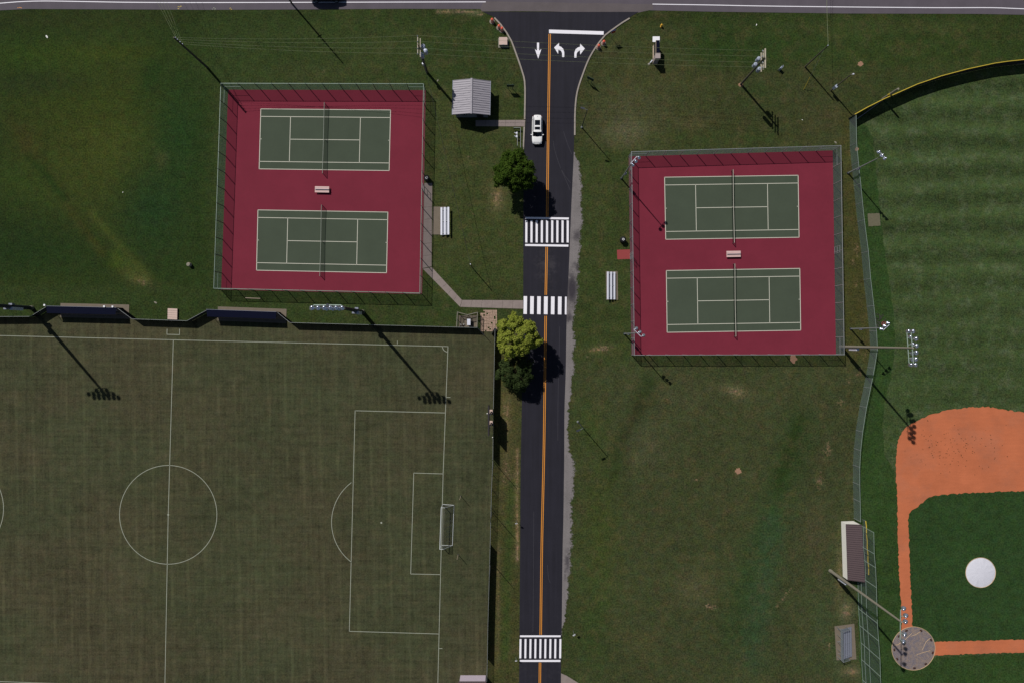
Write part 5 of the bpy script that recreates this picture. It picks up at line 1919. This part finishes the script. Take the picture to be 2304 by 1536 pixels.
for k in range(5):
    a, b = q[0].lerp(q[3], (k + .04) / 5), q[0].lerp(q[3], (k + .96) / 5)
    c, d = q[1].lerp(q[2], (k + .96) / 5), q[1].lerp(q[2], (k + .04) / 5)
    MB().prism([(v.x, v.y) for v in (a, d, c, b)], .302, .34).build('plank', M['box_pink'], t)
p = W(428, 596)
t = thing('pipe_riser', 'short pale concrete pipe riser on the lawn left of the western courts', 'pipe', p)
MB().lathe([(.3, 0), (.34, .05), (.34, .75), (.3, .78)], p, 14).build('barrel', M['box_pink'], t)
MB().lathe([(.31, .78), (.31, .84), (.1, .86)], p, 14).build('lid', M['pole_concrete'], t)
for x, y, s_, lab in ((106, 83, .42, 'crumpled white litter on the lawn near the top left corner'), (276.5, 433, .16, 'tiny white scrap on the lawn left of the western courts'), (1702, 56.5, .24, 'white scrap of litter on the verge of the main road'),
                      (1805, 270, .14, 'tiny white scrap on the lawn north of the eastern courts'), (1880, 321, .35, 'pale flat stone by the north-east corner of the eastern courts'), (985, 182, .3, 'pale flat stone near the pole left of the silver roof'), (350, 681, .4, 'pale split branch lying behind the soccer fence')):
    p = W(x, y)
    rnd = random.Random(int(x))
    mb = MB()
    pr = [(.2, 0), (.5, .06), (.45, .16), (.1, .22)]
    mb.lathe([(r * s_, z * s_) for r, z in pr], p, 7, Matrix.Rotation(rnd.uniform(0, 3), 4, 'Z') @ Matrix.Diagonal((1.6, .8, 1, 1)))
    mb.v = [(x_ + rnd.uniform(-.1, .1) * s_, y_ + rnd.uniform(-.1, .1) * s_, z_) for x_, y_, z_ in mb.v]
    nm = 'stone' if 'stone' in lab else ('branch' if 'branch' in lab else 'litter')
    tag(mb.build(nm, M['paper'] if nm == 'litter' else M['pole_concrete']), lab, nm)
a, b = W(552.5, 670.5), W(586, 671.8)
tag(MB().beam((a.x, a.y, .06), (b.x, b.y, .06), .12, .1).build('plank', M['tan']), 'long thin plank lying in the grass south of the western courts', 'plank')

# ------------------------------------------------------------------ cars
def car(paint, label, loc, rz, sx=1.0, sy=1.0, sz=1.0):
    t = thing('car', label, 'car', loc, None, rz)

    def part(mb, nm, m_, par=None, smooth=False):
        mb.v = [(x * sx, y * sy, z * sz) for x, y, z in mb.v]
        o = bpy.data.objects.new(nm, mb.mesh(nm, m_, smooth)); COL.objects.link(o); o.parent = par or t
        return o

    # body: stations along x (front is +x)
    st = [(-2.48, .62, .42, .80), (-2.44, .78, .34, .98), (-2.32, .88, .30, 1.06), (-1.6, .935, .28, 1.08), (-.6, .945, .28, 1.06), (.5, .945, .28, 1.04), (1.15, .94, .28, 1.05),
          (1.5, .93, .28, 1.02), (1.95, .91, .30, .96), (2.25, .85, .32, .88), (2.4, .74, .36, .78), (2.48, .58, .42, .62)]
    rows = []
    for x, hw, zb, zt in st:
        zm = zb + (zt - zb) * .55
        half = [(hw - .06, zb), (hw, zb + .15), (hw + .005, zm), (hw - .02, zt - .07), (hw - .09, zt - .01), (hw * .55, zt + .025), (0, zt + .035)]
        sec = [(x, y, z) for y, z in half] + [(x, -y, z) for y, z in reversed(half[:-1])]
        rows.append(sec)
    mb = MB()
    n = len(rows[0])
    vs = [v for r in rows for v in r]
    fs = []
    for i in range(len(rows) - 1):
        for k in range(n):
            fs.append((i * n + k, i * n + (k + 1) % n, (i + 1) * n + (k + 1) % n, (i + 1) * n + k))
    fs += [tuple(range(n)), tuple(range((len(rows) - 1) * n, len(rows) * n))[::-1]]
    fs = [f[::-1] for f in fs]
    mb.add(vs, fs)
    body = part(mb, 'body', paint, None, True)
    # bonnet creases and grille
    part(MB().box((2.45, 0, .55), (.1, 1.0, .2)), 'grille', M['black'], body)
    for s_ in (-1, 1):
        part(MB().beam((1.3, s_ * .55, 1.075), (2.3, s_ * .5, .915), .03, .02), 'bonnet_crease', paint, body)
    # greenhouse corners
    RF, RRr = .53, -2.28        # roof front and rear
    B = dict(f=1.22, r=-2.42)
    zb, zr = 1.05, 1.66
    wb, wr = .85, .66

    def pane(nm, pts, m_):
        part(MB().add(pts, [tuple(range(len(pts)))]), nm, m_)
    pane('windscreen', [(B['f'], -wb + .05, zb), (B['f'] + .1, 0, zb + .02), (B['f'], wb - .05, zb), (RF, wr, zr - .02), (RF + .08, 0, zr + .01), (RF, -wr, zr - .02)], M['glass'])
    pane('rear_window', [(B['r'], wb - .08, zb), (B['r'], -wb + .08, zb), (RRr, -wr, zr - .03), (RRr, wr, zr - .03)], M['glass'])
    for s_ in (-1, 1):
        q = [(B['f'], s_ * (wb - .05), zb), (B['r'], s_ * (wb - .08), zb), (RRr, s_ * wr, zr - .03), (RF, s_ * wr, zr - .02)]
        q2 = [(.0, s_ * wb, zb), (-1.6, s_ * wb, zb)]
        pts = [q[0], q2[0], q2[1], q[1], q[2], q[3]]
        pane('side_window', pts if s_ > 0 else pts[::-1], M['glass'])
        for x in (.15, -.75, -1.75):
            part(MB().beam((x, s_ * (wb + .005), zb), (x - .05, s_ * (wr + .01), zr - .03), .07, .03), 'pillar', M['black'])
    # roof
    xs = [RRr - .08, -2.0, -1.2, -.3, .3, RF + .06]
    mb = MB()
    vs = []
    for i, x in enumerate(xs):
        w = wr + .05 - (.1 if i in (0,) else 0)
        e = -.02 if i in (0, 5) else 0
        for k in range(7):
            y = -w + 2 * w * k / 6
            vs.append((x + (.05 * (1 - (y / w) ** 2) if i == 5 else (-.05 * (1 - (y / w) ** 2) if i == 0 else 0)), y, zr + e + .05 * (1 - (y / w) ** 2)))
    mb.add(vs, [(i * 7 + k, (i + 1) * 7 + k, (i + 1) * 7 + k + 1, i * 7 + k + 1) for i in range(5) for k in range(6)])
    roof = part(mb, 'roof', paint, None, True)
    for x0, x1 in ((-1.48, -.58), (-.28, .22)):
        part(MB().box(((x0 + x1) / 2, 0, zr + .06), (x1 - x0, .93, .03)), 'sunroof', M['glass'], roof)
    for s_ in (-1, 1):
        part(MB().tube([(-2.0, s_ * .62, zr + .02), (-1.9, s_ * .62, zr + .09), (.1, s_ * .62, zr + .09), (.25, s_ * .62, zr + .03)], .025, 6), 'roof_rail', M['alu_dull'], roof)
    part(MB().beam((-2.2, 0, zr + .05), (-2.05, 0, zr + .12), .04, .03), 'antenna_fin', M['black'], roof)
    for s_ in (-1, 1):
        m_ = part(MB().box((.95, s_ * 1.05, 1.08), (.14, .24, .16), s_ * .25), 'mirror', paint)
        part(MB().beam((.95, s_ * .9, 1.04), (.95, s_ * 1.0, 1.06), .06, .05), 'mirror_arm', M['black'], m_)
        part(MB().box((2.27, s_ * .68, .72), (.28, .3, .12), -s_ * .5), 'headlight', M['lens'])
        part(MB().box((-2.44, s_ * .7, .9), (.08, .22, .22)), 'tail_light', M['red_lens'])
        for x in (1.48, -1.5):
            w_ = part(MB().cyl((x, s_ * .72, .35), (x, s_ * .95, .35), .35, n=18), 'wheel', M['rubber'])
            part(MB().cyl((x, s_ * .955, .35), (x, s_ * .965, .35), .22, n=12), 'rim', M['alu_dull'], w_)
    part(MB().box((0, 0, .3), (4.5, 1.6, .2)), 'underbody', M['black'])
    return t


car(M['car_white'], 'white car with two dark sunroof panels driving down the side road', W(1208.3, 296) + Vector((0, 0, .03)), math.radians(-90.5), 1.0, .99, 1.0)
car(M['car_dark'], 'dark car on the main road, only its shadowed side at the top edge', W(736, -5.5) + Vector((0, 0, .02)), 0.0, 1.22, 1.05, 1.32)


# ------------------------------------------------------------------ trees
def leaf_mat(name, rgb, rgb2):
    t = NT(name)
    d = t.n('ShaderNodeBsdfDiffuse'); tr = t.n('ShaderNodeBsdfTranslucent')
    f = t.ramp(t.noise(1.1, 4, .7), .3, .7)
    f2 = t.math('MULTIPLY_ADD', t.noise(9, 2), .8, .6)
    c = t.scale(t.mix(f, rgb, rgb2), f2)
    t.l(c, d.inputs[0]); t.l(c, tr.inputs[0])
    m = t.n('ShaderNodeMixShader'); m.inputs[0].default_value = .25
    t.l(d.outputs[0], m.inputs[1]); t.l(tr.outputs[0], m.inputs[2])
    t.l(m.outputs[0], t.out.inputs[0])
    return t.m


def tree(bx, by, label, cz, rx, rz_, clumps, per, leaf, mat, seed, trunk_r=.18, squash=1.0):
    rnd = random.Random(seed)
    p = W(bx, by)
    t = thing('tree', label, 'tree', p)
    c = p + Vector((0, 0, cz))
    tr = MB()
    fork = p + Vector((rnd.uniform(-.1, .1), rnd.uniform(-.1, .1), cz - rz_ * .75))
    tr.cyl(p, fork, trunk_r * 1.25, trunk_r, 10)
    tr.build('trunk', M['bark'], t)
    cents = []
    tries = 0
    while len(cents) < clumps and tries < 6000:
        tries += 1
        d = Vector((rnd.gauss(0, 1), rnd.gauss(0, 1), rnd.gauss(.25, 1)))
        d.normalize()
        bumpy = 1 + .13 * math.sin(3 * math.atan2(d.y, d.x) + seed) + .09 * math.sin(7 * math.atan2(d.y, d.x) + 2 * seed)
        r = rnd.uniform(.55, 1.0) ** .6 * bumpy
        q = c + Vector((d.x * rx * r, d.y * rx * r * squash, d.z * rz_ * r))
        if q.z < p.z + .6:
            continue
        if any((q - o[0]).length < .42 for o in cents):
            continue
        cents.append((q, rnd.uniform(.38, .72), d))
    lv, lf_ = [], []
    for q, cr, d in cents:
        for k in range(per):
            e = Vector((rnd.gauss(0, 1), rnd.gauss(0, 1), rnd.gauss(.3, 1))); e.normalize()
            s_ = cr * rnd.uniform(.5, 1.0)
            pt = q + e * s_
            nrm = (e * .8 + d * .4 + Vector((rnd.gauss(0, .5), rnd.gauss(0, .5), rnd.gauss(.4, .5)))).normalized()
            a = nrm.orthogonal().normalized()
            a = Matrix.Rotation(rnd.uniform(0, 6.28), 3, nrm) @ a
            b = nrm.cross(a)
            L = leaf * rnd.uniform(.6, 1.3)
            n0 = len(lv)
            lv += [pt - a * L, pt + b * L * .55 + nrm * L * .12, pt + a * L, pt - b * L * .55 + nrm * L * .12]
            lf_.append((n0, n0 + 1, n0 + 2, n0 + 3))
    mb = MB(); mb.add(lv, lf_)
    mb.build('crown', mat, t)
    for k in range(9):
        q = cents[rnd.randrange(len(cents))][0]
        mid = fork.lerp(q, .5) + Vector((0, 0, .3))
        MB().tube([fork - Vector((0, 0, .2)), mid, q], trunk_r * .32, 5).build('limb', M['bark'], t)


tree(1157, 404, 'dark green tree overhanging the side road above the first crosswalk', 5.8, 3.45, 2.6, 200, 100, .17, leaf_mat('dark_leaves', C(46, 66, 23), C(74, 94, 36)), 3)
tree(1162.5, 757, 'bright yellow-green tree at the patio corner beside the road', 6.6, 3.6, 2.7, 160, 110, .17, leaf_mat('yellow_leaves', C(112, 126, 44), C(148, 154, 70)), 8)
tree(1160, 836, 'low dark shaded tree just below the yellow-green tree', 3.3, 3.1, 2.0, 110, 90, .16, leaf_mat('shade_leaves', C(48, 62, 34), C(66, 78, 46)), 5, .13)
